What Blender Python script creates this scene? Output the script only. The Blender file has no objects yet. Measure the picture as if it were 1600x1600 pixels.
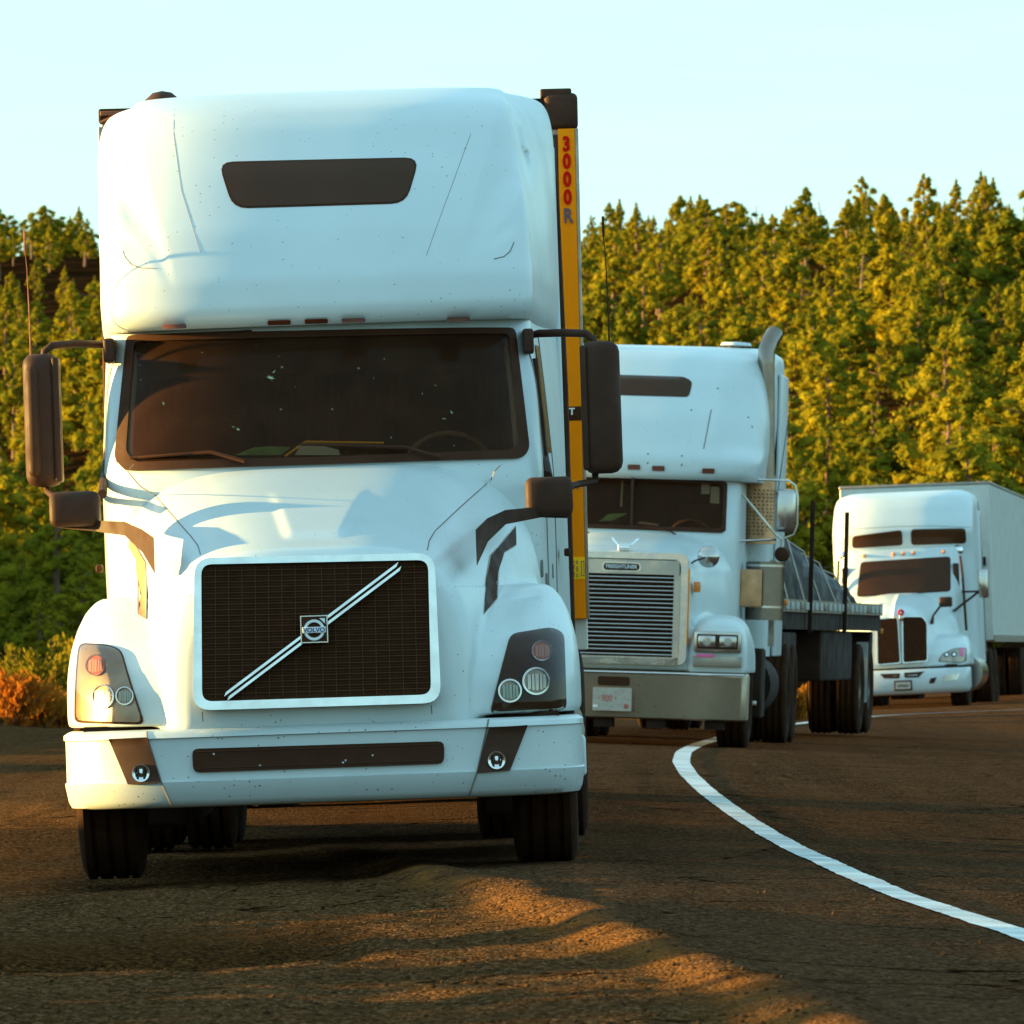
import bpy, bmesh, math, random
from math import sin, cos, pi, radians, atan, sqrt, exp
from mathutils import Vector, Matrix, Euler, noise
from mathutils.bvhtree import BVHTree

S = bpy.context.scene
COL = S.collection
# ------------------------------------------------------------------ camera
F = 13700.0                      # focal length in pixels of the 1600 px picture
CAM_Z = 1.1
PITCH = atan(210.0 / F)
cd = bpy.data.cameras.new("camera")
cam = bpy.data.objects.new("camera", cd)
COL.objects.link(cam)
cam.location = (0, 0, CAM_Z)
cam.rotation_euler = (pi / 2 + PITCH, 0, 0)
cd.sensor_width = 24
cd.sensor_height = 24
cd.lens = F / 1600 * 24
cd.clip_start = 0.5
cd.clip_end = 6000
cd.dof.use_dof = True
cd.dof.focus_distance = 43
cd.dof.aperture_fstop = 14
S.camera = cam
# ------------------------------------------------------------------ sky, sun, exposure
SUN_EL = radians(3.6)
SUN_BACK = radians(6.0)          # the sun stands slightly behind the trucks' front planes
w = bpy.data.worlds.new("World")
S.world = w
w.use_nodes = True
nt = w.node_tree
nt.nodes.clear()
sky = nt.nodes.new("ShaderNodeTexSky")
sky.sky_type = 'NISHITA'
sky.sun_disc = False
sky.sun_elevation = SUN_EL
sky.sun_rotation = radians(-90) + SUN_BACK
sky.air_density = 1.0
sky.dust_density = 0.4
sky.ozone_density = 2.0
tint = nt.nodes.new("ShaderNodeMix")
tint.data_type = 'RGBA'
tint.blend_type = 'MULTIPLY'
tint.inputs[0].default_value = 1.0
tint.inputs[7].default_value = (0.85, 1.30, 1.55, 1)
# thin high cloud streaks
tc = nt.nodes.new("ShaderNodeTexCoord")
mp = nt.nodes.new("ShaderNodeMapping")
mp.inputs['Scale'].default_value = (6, 6, 60)
cn = nt.nodes.new("ShaderNodeTexNoise")
cn.inputs['Scale'].default_value = 3.0
cn.inputs['Detail'].default_value = 6
cr = nt.nodes.new("ShaderNodeMapRange")
cr.inputs[1].default_value = 0.45
cr.inputs[2].default_value = 0.72
cr.inputs[3].default_value = 0.47
cr.inputs[4].default_value = 0.80
cl = nt.nodes.new("ShaderNodeMix")
cl.data_type = 'RGBA'
cl.inputs[7].default_value = (1.66, 2.80, 3.05, 1)
bgn = nt.nodes.new("ShaderNodeBackground")
bgn.inputs[1].default_value = 0.115
wo = nt.nodes.new("ShaderNodeOutputWorld")
L = nt.links.new
L(tc.outputs['Generated'], mp.inputs[0]); L(mp.outputs[0], cn.inputs['Vector'])
L(cn.outputs['Fac'], cr.inputs[0]); L(cr.outputs[0], cl.inputs[0])
L(sky.outputs[0], tint.inputs[6]); L(tint.outputs[2], cl.inputs[6])
L(cl.outputs[2], bgn.inputs[0]); L(bgn.outputs[0], wo.inputs[0])

sd = bpy.data.lights.new("sun", 'SUN')
sd.energy = 5.0
sd.angle = radians(0.8)
sd.color = (1.0, 0.68, 0.20)
sun = bpy.data.objects.new("sun", sd)
COL.objects.link(sun)
to_sun = Vector((-cos(SUN_EL) * cos(SUN_BACK), cos(SUN_EL) * sin(SUN_BACK), sin(SUN_EL)))
sun.rotation_euler = to_sun.to_track_quat('Z', 'Y').to_euler()

S.view_settings.view_transform = 'Standard'
S.view_settings.look = 'None'
S.view_settings.gamma = 1
S.view_settings.exposure = 2.12
S.render.engine = 'CYCLES'
S.cycles.max_bounces = 6
S.cycles.use_denoising = True

# ------------------------------------------------------------------ materials
def mat(name, base, rough=0.5, metal=0.0, coat=0.0, spec=0.5, var=0.0, vscale=5.0, bump=0.0, bscale=40.0,
        speck=0.0, speck_scale=60.0, speck_col=(0.05, 0.03, 0.02), emit=None, grime=0.0, stretch=None):
    m = bpy.data.materials.new(name)
    m.use_nodes = True
    t = m.node_tree
    b = t.nodes["Principled BSDF"]
    b.inputs['Base Color'].default_value = (*base, 1)
    b.inputs['Roughness'].default_value = rough
    b.inputs['Metallic'].default_value = metal
    b.inputs['Coat Weight'].default_value = coat
    b.inputs['Coat Roughness'].default_value = 0.16
    b.inputs['Specular IOR Level'].default_value = spec
    co = t.nodes.new("ShaderNodeTexCoord")
    mpn = t.nodes.new("ShaderNodeMapping")
    if stretch: mpn.inputs['Scale'].default_value = stretch
    t.links.new(co.outputs['Object'], mpn.inputs[0])
    vec = mpn.outputs[0]
    last = None
    def mix(fac, col):
        nonlocal last
        x = t.nodes.new("ShaderNodeMix"); x.data_type = 'RGBA'
        t.links.new(fac, x.inputs[0])
        if last is None: x.inputs[6].default_value = (*base, 1)
        else: t.links.new(last, x.inputs[6])
        x.inputs[7].default_value = (*col, 1)
        last = x.outputs[2]
    if var > 0:
        n = t.nodes.new("ShaderNodeTexNoise"); n.inputs['Scale'].default_value = vscale; n.inputs['Detail'].default_value = 8
        t.links.new(vec, n.inputs['Vector'])
        r = t.nodes.new("ShaderNodeMapRange"); r.inputs[1].default_value = 0.35; r.inputs[2].default_value = 0.7
        t.links.new(n.outputs['Fac'], r.inputs[0])
        mix(r.outputs[0], tuple(c * (1 - var) for c in base))
        rr = t.nodes.new("ShaderNodeMapRange"); rr.inputs[1].default_value = 0.3; rr.inputs[2].default_value = 0.7
        rr.inputs[3].default_value = rough * 0.8; rr.inputs[4].default_value = min(1, rough * 1.3)
        t.links.new(n.outputs['Fac'], rr.inputs[0]); t.links.new(rr.outputs[0], b.inputs['Roughness'])
    if grime > 0:
        n = t.nodes.new("ShaderNodeTexNoise"); n.inputs['Scale'].default_value = 2.2; n.inputs['Detail'].default_value = 10
        n.inputs['Roughness'].default_value = 0.7
        t.links.new(vec, n.inputs['Vector'])
        r = t.nodes.new("ShaderNodeMapRange"); r.inputs[1].default_value = 0.48; r.inputs[2].default_value = 0.85
        r.inputs[4].default_value = grime
        t.links.new(n.outputs['Fac'], r.inputs[0])
        mix(r.outputs[0], (0.30, 0.22, 0.14))
    if speck > 0:
        v = t.nodes.new("ShaderNodeTexVoronoi"); v.inputs['Scale'].default_value = speck_scale
        t.links.new(vec, v.inputs['Vector'])
        n2 = t.nodes.new("ShaderNodeTexNoise"); n2.inputs['Scale'].default_value = 3.0
        t.links.new(vec, n2.inputs['Vector'])
        mu = t.nodes.new("ShaderNodeMath"); mu.operation = 'MULTIPLY'; mu.inputs[1].default_value = 0.30
        t.links.new(n2.outputs['Fac'], mu.inputs[0])
        sp = t.nodes.new("ShaderNodeSeparateColor"); t.links.new(v.outputs['Color'], sp.inputs[0])
        gt = t.nodes.new("ShaderNodeMath"); gt.operation = 'GREATER_THAN'; gt.inputs[1].default_value = 1 - speck
        t.links.new(sp.outputs[0], gt.inputs[0])
        lt = t.nodes.new("ShaderNodeMath"); lt.operation = 'LESS_THAN'
        t.links.new(v.outputs['Distance'], lt.inputs[0]); t.links.new(mu.outputs[0], lt.inputs[1])
        an = t.nodes.new("ShaderNodeMath"); an.operation = 'MULTIPLY'
        t.links.new(gt.outputs[0], an.inputs[0]); t.links.new(lt.outputs[0], an.inputs[1])
        mix(an.outputs[0], speck_col)
    if last is not None: t.links.new(last, b.inputs['Base Color'])
    if bump > 0:
        n = t.nodes.new("ShaderNodeTexNoise"); n.inputs['Scale'].default_value = bscale; n.inputs['Detail'].default_value = 5
        t.links.new(vec, n.inputs['Vector'])
        bp = t.nodes.new("ShaderNodeBump"); bp.inputs['Strength'].default_value = 1.0; bp.inputs['Distance'].default_value = bump
        t.links.new(n.outputs['Fac'], bp.inputs['Height']); t.links.new(bp.outputs[0], b.inputs['Normal'])
    if emit:
        b.inputs['Emission Color'].default_value = (*emit[0], 1); b.inputs['Emission Strength'].default_value = emit[1]
    return m

M = {}
M['white'] = mat('white_paint', (0.56, 0.615, 0.605), 0.42, coat=0.22, var=0.05, vscale=1.6, speck=0.12, speck_scale=44, speck_col=(0.22, 0.17, 0.12), grime=0.08)
M['white_bug'] = mat('white_paint_spattered', (0.53, 0.575, 0.565), 0.42, coat=0.2, var=0.06, vscale=2.5, speck=0.24, speck_scale=42, speck_col=(0.10, 0.06, 0.04), grime=0.22)
M['trailer_white'] = mat('trailer_white', (0.62, 0.62, 0.56), 0.45, var=0.1, vscale=3, grime=0.35)
M['plastic'] = mat('black_plastic', (0.055, 0.022, 0.011), 0.6, spec=0.2, var=0.15, vscale=8, bump=0.0006, bscale=300)
M['black'] = mat('black_part', (0.055, 0.020, 0.008), 0.6, spec=0.12, var=0.2, vscale=6)
M['rubber'] = mat('tyre_rubber', (0.038, 0.016, 0.007), 0.9, spec=0.06, var=0.3, vscale=9, bump=0.001, bscale=120)
M['chassis'] = mat('chassis_black', (0.030, 0.013, 0.006), 0.85, spec=0.2, var=0.3, vscale=4)
M['chrome'] = mat('chrome', (0.74, 0.72, 0.70), 0.20, metal=1.0, var=0.12, vscale=10)
M['satin'] = mat('satin_metal', (0.60, 0.54, 0.47), 0.28, metal=1.0, var=0.25, vscale=5, grime=0.2)
M['bumper_steel'] = mat('worn_bumper_steel', (0.46, 0.36, 0.25), 0.36, metal=0.7, var=0.35, vscale=2.5, grime=0.25, speck=0.15, speck_scale=25)
M['gap'] = mat('panel_gap', (0.20, 0.17, 0.14), 0.8)
M['mesh_dark'] = mat('grille_mesh', (0.050, 0.018, 0.007), 0.7, spec=0.06, var=0.25, vscale=20)
M['mesh_bar'] = mat('grille_wire', (0.085, 0.040, 0.018), 0.6, spec=0.1)
M['amber_dark'] = mat('unlit_marker_lens', (0.13, 0.028, 0.012), 0.3, spec=0.5)
M['amber'] = mat('amber_lens', (0.75, 0.22, 0.03), 0.22)
M['red'] = mat('red_lens', (0.42, 0.10, 0.07), 0.25)
M['orange'] = mat('orange_panel', (0.96, 0.27, 0.004), 0.6, spec=0.05, var=0.08, vscale=3, stretch=(6, 6, 0.6))
M['yellow'] = mat('yellow_sticker', (0.90, 0.50, 0.006), 0.6, spec=0.1)
M['red_ink'] = mat('red_lettering', (0.62, 0.012, 0.008), 0.6, spec=0.0)
M['dark_ink'] = mat('dark_lettering', (0.10, 0.07, 0.10), 0.5)
M['white_ink'] = mat('white_lettering', (0.75, 0.78, 0.78), 0.5)
M['plate'] = mat('plate_face', (0.48, 0.40, 0.32), 0.5, var=0.2, vscale=30)
M['paper_green'] = mat('green_paper', (0.22, 0.48, 0.18), 0.6, var=0.4, vscale=14)
M['paper_white'] = mat('pale_paper', (0.55, 0.66, 0.60), 0.6)
M['interior'] = mat('cab_interior', (0.085, 0.048, 0.028), 0.8, var=0.3, vscale=4)
M['curtain'] = mat('cab_curtain', (0.16, 0.10, 0.06), 0.9, var=0.4, vscale=6, stretch=(5, 1, 0.6))
M['rust'] = mat('rusty_edge', (0.30, 0.10, 0.04), 0.8, var=0.5, vscale=14)
M['pink'] = mat('pink_paint', (0.75, 0.12, 0.28), 0.6)
M['tarp'] = mat('dark_tarpaulin', (0.022, 0.014, 0.014), 0.5, spec=0.10, var=0.3, vscale=3, bump=0.02, bscale=5)
M['alu'] = mat('aluminium', (0.40, 0.33, 0.26), 0.4, metal=0.7, var=0.3, vscale=8, grime=0.3)
M['sunset_steel'] = mat('sunset_tinted_steel', (0.74, 0.38, 0.17), 0.40, metal=0.30, var=0.45, vscale=7, grime=0.3)  # orange base stands in for the sunset mirrored in the steel
M['mirror'] = mat('mirror_back', (0.50, 0.46, 0.42), 0.16, metal=0.9, var=0.1)
M['flap'] = mat('pale_mudflap', (0.42, 0.42, 0.38), 0.7, var=0.2, vscale=9)
M['blue_ink'] = mat('blue_lettering', (0.06, 0.08, 0.22), 0.5)
M['stack'] = mat('exhaust_steel', (0.27, 0.22, 0.18), 0.24, metal=0.95, var=0.25, vscale=4)
M['lamp_red'] = mat('pale_red_lens', (0.46, 0.22, 0.18), 0.25)
M['pillar_gleam'] = mat('pillar_reflection', (0.40, 0.42, 0.40), 0.6)
M['splat'] = mat('insect_splat', (0.45, 0.55, 0.30), 0.8)
M['sunlit_mesh'] = mat('sunlit_louvre_mesh', (0.42, 0.22, 0.08), 0.6, var=0.4, vscale=60)  # left louvre only: orange sunlight put into its colour

def glass_mat(name, tint, refl, tr, rough=0.03):
    m = bpy.data.materials.new(name); m.use_nodes = True
    t = m.node_tree; t.nodes.clear()
    o = t.nodes.new("ShaderNodeOutputMaterial")
    a = t.nodes.new("ShaderNodeBsdfTransparent"); a.inputs[0].default_value = (*tint, 1)
    d = t.nodes.new("ShaderNodeBsdfDiffuse"); d.inputs[0].default_value = (0.17, 0.072, 0.032, 1)
    n = t.nodes.new("ShaderNodeTexNoise"); n.inputs['Scale'].default_value = 6; n.inputs['Detail'].default_value = 8
    v = t.nodes.new("ShaderNodeTexVoronoi"); v.inputs['Scale'].default_value = 26
    co = t.nodes.new("ShaderNodeTexCoord")
    t.links.new(co.outputs['Object'], n.inputs['Vector']); t.links.new(co.outputs['Object'], v.inputs['Vector'])
    mr = t.nodes.new("ShaderNodeMapRange"); mr.inputs[1].default_value = 0.3; mr.inputs[2].default_value = 0.75
    mr.inputs[3].default_value = tr; mr.inputs[4].default_value = tr * 1.6
    t.links.new(n.outputs['Fac'], mr.inputs[0])
    m1 = t.nodes.new("ShaderNodeMixShader"); t.links.new(mr.outputs[0], m1.inputs[0])
    t.links.new(a.outputs[0], m1.inputs[1]); t.links.new(d.outputs[0], m1.inputs[2])
    # dried specks on the outside
    lt = t.nodes.new("ShaderNodeMath"); lt.operation = 'LESS_THAN'; lt.inputs[1].default_value = 0.10
    t.links.new(v.outputs['Distance'], lt.inputs[0])
    sc = t.nodes.new("ShaderNodeSeparateColor"); t.links.new(v.outputs['Color'], sc.inputs[0])
    g2 = t.nodes.new("ShaderNodeMath"); g2.operation = 'GREATER_THAN'; g2.inputs[1].default_value = 0.93
    t.links.new(sc.outputs[0], g2.inputs[0])
    mm = t.nodes.new("ShaderNodeMath"); mm.operation = 'MULTIPLY'; t.links.new(lt.outputs[0], mm.inputs[0]); t.links.new(g2.outputs[0], mm.inputs[1])
    m2 = t.nodes.new("ShaderNodeMath"); m2.operation = 'MULTIPLY'; m2.inputs[1].default_value = 0.5; t.links.new(mm.outputs[0], m2.inputs[0])
    ds = t.nodes.new("ShaderNodeBsdfDiffuse"); ds.inputs[0].default_value = (0.35, 0.32, 0.2, 1)
    m3 = t.nodes.new("ShaderNodeMixShader"); t.links.new(m2.outputs[0], m3.inputs[0])
    t.links.new(m1.outputs[0], m3.inputs[1]); t.links.new(ds.outputs[0], m3.inputs[2])
    g = t.nodes.new("ShaderNodeBsdfGlossy"); g.inputs['Roughness'].default_value = rough
    fr = t.nodes.new("ShaderNodeFresnel"); fr.inputs[0].default_value = refl
    m4 = t.nodes.new("ShaderNodeMixShader"); t.links.new(fr.outputs[0], m4.inputs[0])
    t.links.new(m3.outputs[0], m4.inputs[1]); t.links.new(g.outputs[0], m4.inputs[2])
    t.links.new(m4.outputs[0], o.inputs[0])
    return m
M['glass'] = glass_mat('windscreen_glass', (0.55, 0.42, 0.32), 1.13, 0.12)
M['lens'] = glass_mat('clear_lens', (0.90, 0.86, 0.80), 1.27, 0.03, 0.05)
M['dark_glass'] = mat('dark_glass', (0.060, 0.024, 0.010), 0.15, spec=0.14, var=0.15, vscale=3)

# ------------------------------------------------------------------ helpers
def tag(o, label=None, cat=None, group=None, kind=None):
    if label: o['label'] = label
    if cat: o['category'] = cat
    if group: o['group'] = group
    if kind: o['kind'] = kind
    return o

def empty(name, loc, label, cat, rot=(0, 0, 0), group=None):
    o = bpy.data.objects.new(name, None)
    COL.objects.link(o); o.location = loc; o.rotation_euler = rot
    o.empty_display_size = 0.3
    return tag(o, label, cat, group)

def link(name, me, m, parent=None, smooth=True):
    if m is not None and len(me.materials) == 0: me.materials.append(m)
    o = bpy.data.objects.new(name, me); COL.objects.link(o)
    if parent is not None: o.parent = parent
    if smooth:
        for p in me.polygons: p.use_smooth = True
        try: me.set_sharp_from_angle(angle=radians(38))
        except Exception: pass
    return o

class MB:
    """collects simple solids into one mesh"""
    def __init__(s): s.v = []; s.f = []
    def add(s, vs, fs):
        b = len(s.v); s.v += [tuple(v) for v in vs]; s.f += [tuple(i + b for i in f) for f in fs]; return s
    def box(s, x0, x1, y0, y1, z0, z1, bv=0.0):
        if bv <= 0:
            return s.add([(x, y, z) for x in (x0, x1) for y in (y0, y1) for z in (z0, z1)],
                         [(0, 1, 3, 2), (4, 6, 7, 5), (0, 4, 5, 1), (2, 3, 7, 6), (0, 2, 6, 4), (1, 5, 7, 3)])
        bm = bmesh.new(); bmesh.ops.create_cube(bm, size=1)
        for v in bm.verts:
            v.co = Vector(((x0 + x1) / 2 + v.co.x * (x1 - x0), (y0 + y1) / 2 + v.co.y * (y1 - y0), (z0 + z1) / 2 + v.co.z * (z1 - z0)))
        bv = min(bv, abs(x1 - x0) * .49, abs(y1 - y0) * .49, abs(z1 - z0) * .49)
        bmesh.ops.bevel(bm, geom=bm.edges[:], offset=bv, segments=3, affect='EDGES', profile=0.5)
        return s.bm(bm)
    def bm(s, bm):
        bm.verts.index_update()
        s.add([v.co[:] for v in bm.verts], [[v.index for v in f.verts] for f in bm.faces]); bm.free(); return s
    def tube(s, pts, r, n=10, caps=True):
        pts = [Vector(p) for p in pts]
        rs = r if isinstance(r, (list, tuple)) else [r] * len(pts)
        rings = []
        up = None
        for i, p in enumerate(pts):
            if i == 0: d = pts[1] - p
            elif i == len(pts) - 1: d = p - pts[i - 1]
            else: d = (pts[i + 1] - p).normalized() + (p - pts[i - 1]).normalized()
            d.normalize()
            if up is None:
                up = Vector((0, 0, 1)) if abs(d.z) < 0.9 else Vector((1, 0, 0))
            a = d.cross(up).normalized(); b = a.cross(d).normalized(); up = b
            rings.append([p + (a * cos(2 * pi * k / n) + b * sin(2 * pi * k / n)) * rs[i] for k in range(n)])
        vs = [v for rg in rings for v in rg]; fs = []
        for i in range(len(rings) - 1):
            for k in range(n):
                fs.append((i * n + k, i * n + (k + 1) % n, (i + 1) * n + (k + 1) % n, (i + 1) * n + k))
        if caps:
            fs.append(tuple(range(n - 1, -1, -1))); fs.append(tuple((len(rings) - 1) * n + k for k in range(n)))
        return s.add(vs, fs)
    def lathe(s, prof, axis='x', c=(0, 0, 0), n=40, close=True):
        """prof: (along, radius) pairs revolved about the axis"""
        vs = []; fs = []
        for (t, r) in prof:
            for k in range(n):
                a = 2 * pi * k / n
                if axis == 'x': v = (t, r * cos(a), r * sin(a))
                elif axis == 'y': v = (r * cos(a), t, r * sin(a))
                else: v = (r * cos(a), r * sin(a), t)
                vs.append((v[0] + c[0], v[1] + c[1], v[2] + c[2]))
        for i in range(len(prof) - 1):
            for k in range(n):
                fs.append((i * n + k, i * n + (k + 1) % n, (i + 1) * n + (k + 1) % n, (i + 1) * n + k))
        if close:
            fs.append(tuple(range(n - 1, -1, -1))); fs.append(tuple((len(prof) - 1) * n + k for k in range(n)))
        return s.add(vs, fs)
    def mesh(s, name):
        me = bpy.data.meshes.new(name); me.from_pydata(s.v, [], s.f)
        bm = bmesh.new(); bm.from_mesh(me); bmesh.ops.recalc_face_normals(bm, faces=bm.faces); bm.to_mesh(me); bm.free()
        me.update(); return me
    def build(s, name, m, parent=None, smooth=True): return link(name, s.mesh(name), m, parent, smooth)

def interp(rows, step, sm=3):
    """rows of tuples whose first item rises: resampled evenly, then smoothed"""
    out = []; z0, z1 = rows[0][0], rows[-1][0]; n = max(2, int(round((z1 - z0) / step)))
    for i in range(n + 1):
        z = z0 + (z1 - z0) * i / n
        for a, b in zip(rows, rows[1:]):
            if z <= b[0] + 1e-9:
                t = (z - a[0]) / max(1e-9, b[0] - a[0])
                out.append([z] + [a[j] + (b[j] - a[j]) * t for j in range(1, len(a))]); break
    for _ in range(sm):
        out = [out[0]] + [[r[0]] + [(out[i][j] * 2 + out[i + 2][j] + r[j]) / 4 if False else (out[i][j] + 2 * r[j] + out[i + 2][j]) / 4 for j in range(1, len(r))] for i, r in enumerate(out[1:-1])] + [out[-1]]
    return out

def zloft(rows, yend, N=72, disp=None, side=6):
    """rows: (z, front y, half width, depth of the rounded front, exponent) -> closed shell"""
    vs = []; fs = []; cols = None
    for row in rows:
        z, y0, w_, D, n = row[:5]
        ring = []
        D = min(D, yend - y0 - 0.02)
        if len(row) > 5:                              # a tighter front corner (width, depth), then a flare to the full width
            w1, D1 = row[5], row[6]
            D1 = min(D1, D * .8)
            for k in range(side): ring.append((-w_, yend + (y0 + D - yend) * k / side, z))
            for k in range(side * 2):
                t = k / (side * 2); tt = t * t * (3 - 2 * t) * .3 + t * .7
                ring.append((-(w_ + (w1 - w_) * tt), y0 + D + (D1 - D) * t, z))
            fr = []
            for k in range(N + 1):
                a = -pi / 2 + pi * k / N
                rr = (abs(cos(a)) ** n + abs(sin(a)) ** n) ** (-1.0 / n)
                fr.append((w1 * rr * sin(a), y0 + D1 * (1 - rr * cos(a)), z))
            left = ring[:]
            ring = left + fr + [(-x, y, zz) for x, y, zz in reversed(left)]
            if disp: ring = [disp(*p) for p in ring]
            cols = len(ring); vs += ring
            continue
        for k in range(side): ring.append((-w_, yend + (y0 + D - yend) * k / side, z))
        for k in range(N + 1):
            a = -pi / 2 + pi * k / N
            rr = (abs(cos(a)) ** n + abs(sin(a)) ** n) ** (-1.0 / n)
            ring.append((w_ * rr * sin(a), y0 + D * (1 - rr * cos(a)), z))
        for k in range(side - 1, -1, -1): ring.append((w_, yend + (y0 + D - yend) * k / side, z))
        if disp: ring = [disp(*p) for p in ring]
        cols = len(ring); vs += ring
    for i in range(len(rows) - 1):
        for k in range(cols):
            fs.append((i * cols + k, i * cols + (k + 1) % cols, (i + 1) * cols + (k + 1) % cols, (i + 1) * cols + k))
    fs.append(tuple(range(cols - 1, -1, -1))); fs.append(tuple((len(rows) - 1) * cols + k for k in range(cols)))
    m_ = MB(); m_.add(vs, fs); return m_

def yloft(st, xc=0.0, N=40, skirt=0.0):
    """stations: (y, half width, top z, base z, exponent) -> closed half round tunnel"""
    vs = []; fs = []
    cols = N + 1
    for (y, w_, zt, zb, n) in st:
        for k in range(N + 1):
            a = -pi / 2 + pi * k / N
            rr = (abs(cos(a)) ** n + abs(sin(a)) ** n) ** (-1.0 / n)
            vs.append((xc + w_ * rr * sin(a), y, zb + (zt - zb) * rr * cos(a)))
    for i in range(len(st) - 1):
        for k in range(cols):
            fs.append((i * cols + k, i * cols + (k + 1) % cols, (i + 1) * cols + (k + 1) % cols, (i + 1) * cols + k))
    fs.append(tuple(range(cols - 1, -1, -1))); fs.append(tuple((len(st) - 1) * cols + k for k in range(cols)))
    m_ = MB(); m_.add(vs, fs); return m_

def union(mb, voxel, smooth_it, name):
    me = mb.mesh(name)
    o = bpy.data.objects.new(name, me); COL.objects.link(o)
    r = o.modifiers.new('r', 'REMESH'); r.mode = 'VOXEL'; r.voxel_size = voxel
    s_ = o.modifiers.new('s', 'SMOOTH'); s_.factor = 0.5; s_.iterations = smooth_it
    dg = bpy.context.evaluated_depsgraph_get(); dg.update()
    out = bpy.data.meshes.new_from_object(o.evaluated_get(dg))
    COL.objects.unlink(o); bpy.data.objects.remove(o)
    out.name = name
    return out

def bvh(*objs_or_meshes):
    vs = []; fs = []
    for m_ in objs_or_meshes:
        if hasattr(m_, 'data'): m_ = m_.data
        b = len(vs); vs += [v.co.copy() for v in m_.vertices]; fs += [[i + b for i in p.vertices] for p in m_.polygons]
    return BVHTree.FromPolygons(vs, fs)

def hitter(tree):
    def f(x, z):
        h = tree.ray_cast(Vector((x, -6, z)), Vector((0, 1, 0)))
        if h[0] is not None: return h[0].y
        h = tree.find_nearest(Vector((x, 1, z)))
        return h[0].y
    return f

def rpoly(pts, r, k=4):
    out = []
    n = len(pts)
    for i in range(n):
        p = Vector(pts[i]); a = Vector(pts[i - 1]); b = Vector(pts[(i + 1) % n])
        da = (a - p); db = (b - p)
        ra = min(r, da.length * .48); rb = min(r, db.length * .48)
        A = p + da.normalized() * ra; B = p + db.normalized() * rb
        for j in range(k + 1):
            t = j / k
            out.append(((1 - t) ** 2 * A + 2 * t * (1 - t) * p + t * t * B)[:])
    return out

def area(poly):
    return sum(poly[i - 1][0] * poly[i][1] - poly[i][0] * poly[i - 1][1] for i in range(len(poly))) / 2

def patch_bm(poly, yf, off, thick, res=0.06, hole=None):
    if area(poly) < 0: poly = poly[::-1]
    x0 = min(p[0] for p in poly); x1 = max(p[0] for p in poly); z0 = min(p[1] for p in poly); z1 = max(p[1] for p in poly)
    nx = max(1, int((x1 - x0) / res)); nz = max(1, int((z1 - z0) / res))
    bm = bmesh.new()
    g = [[bm.verts.new((x0 + (x1 - x0) * i / nx, 0, z0 + (z1 - z0) * j / nz)) for j in range(nz + 1)] for i in range(nx + 1)]
    for i in range(nx):
        for j in range(nz): bm.faces.new((g[i][j], g[i + 1][j], g[i + 1][j + 1], g[i][j + 1]))
    def cut(poly_, clear):
        for i in range(len(poly_)):
            a = poly_[i - 1]; b = poly_[i]
            dx, dz = b[0] - a[0], b[1] - a[1]
            if dx * dx + dz * dz < 1e-10: continue
            no = Vector((dz, 0, -dx)).normalized()
            bmesh.ops.bisect_plane(bm, geom=bm.verts[:] + bm.edges[:] + bm.faces[:], dist=1e-6, plane_co=(a[0], 0, a[1]), plane_no=no, clear_outer=clear)
    cut(poly, True)
    if hole:
        if area(hole) < 0: hole = hole[::-1]
        cut(hole, False)
        kill = []
        for f in bm.faces:
            c = f.calc_center_median(); ins = True
            for i in range(len(hole)):
                a = hole[i - 1]; b = hole[i]
                if (b[0] - a[0]) * (c.z - a[1]) - (b[1] - a[1]) * (c.x - a[0]) < 0: ins = False; break
            if ins: kill.append(f)
        bmesh.ops.delete(bm, geom=kill, context='FACES')
    for v in bm.verts: v.co.y = yf(v.co.x, v.co.z) - off
    if thick > 0:
        fr = bm.faces[:]; bd = [e for e in bm.edges if len(e.link_faces) == 1]
        mp_ = {}
        for v in list(bm.verts): mp_[v] = bm.verts.new(v.co + Vector((0, thick, 0)))
        for f in fr: bm.faces.new([mp_[v] for v in reversed(f.verts)])
        for e in bd:
            a, b = e.verts
            try: bm.faces.new((a, b, mp_[b], mp_[a]))
            except ValueError: pass
    bmesh.ops.recalc_face_normals(bm, faces=bm.faces)
    return bm

def patch(name, poly, yf, off, thick, m, parent, res=0.06, hole=None):
    bm = patch_bm(poly, yf, off, thick, res, hole)
    me = bpy.data.meshes.new(name); bm.to_mesh(me); bm.free()
    return link(name, me, m, parent)

def drape(pts, yf, off=0.0, step=0.03):
    out = []
    for a, b in zip(pts, pts[1:]):
        a = Vector(a); b = Vector(b); n = max(1, int((b - a).length / step))
        for i in range(n): 
            p = a + (b - a) * i / n; out.append((p.x, yf(p.x, p.y) - off, p.y))
    p = pts[-1]; out.append((p[0], yf(p[0], p[1]) - off, p[1]))
    return out

def mirx(poly): return [(-x, z) for x, z in poly]

def text_mesh(s, size, ext=0.003, bold=0.0, sx=1.0):
    c = bpy.data.curves.new('lettering', 'FONT'); c.body = s; c.size = size; c.extrude = ext; c.offset = bold
    c.align_x = 'CENTER'; c.align_y = 'CENTER'
    o = bpy.data.objects.new('lettering', c); COL.objects.link(o)
    dg = bpy.context.evaluated_depsgraph_get(); dg.update()
    me = bpy.data.meshes.new_from_object(o.evaluated_get(dg))
    COL.objects.unlink(o); bpy.data.objects.remove(o)
    me.transform(Matrix.Rotation(pi / 2, 4, 'X') @ Matrix.Diagonal((sx, 1, 1, 1)))
    return me

def text(s, size, loc, m, parent, name='lettering', ext=0.003, bold=0.0, sx=1.0, roty=0.0):
    me = text_mesh(s, size, ext, bold, sx)
    o = link(name, me, m, parent, smooth=False); o.location = loc; o.rotation_euler = (0, roty, 0)
    return o

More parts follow.
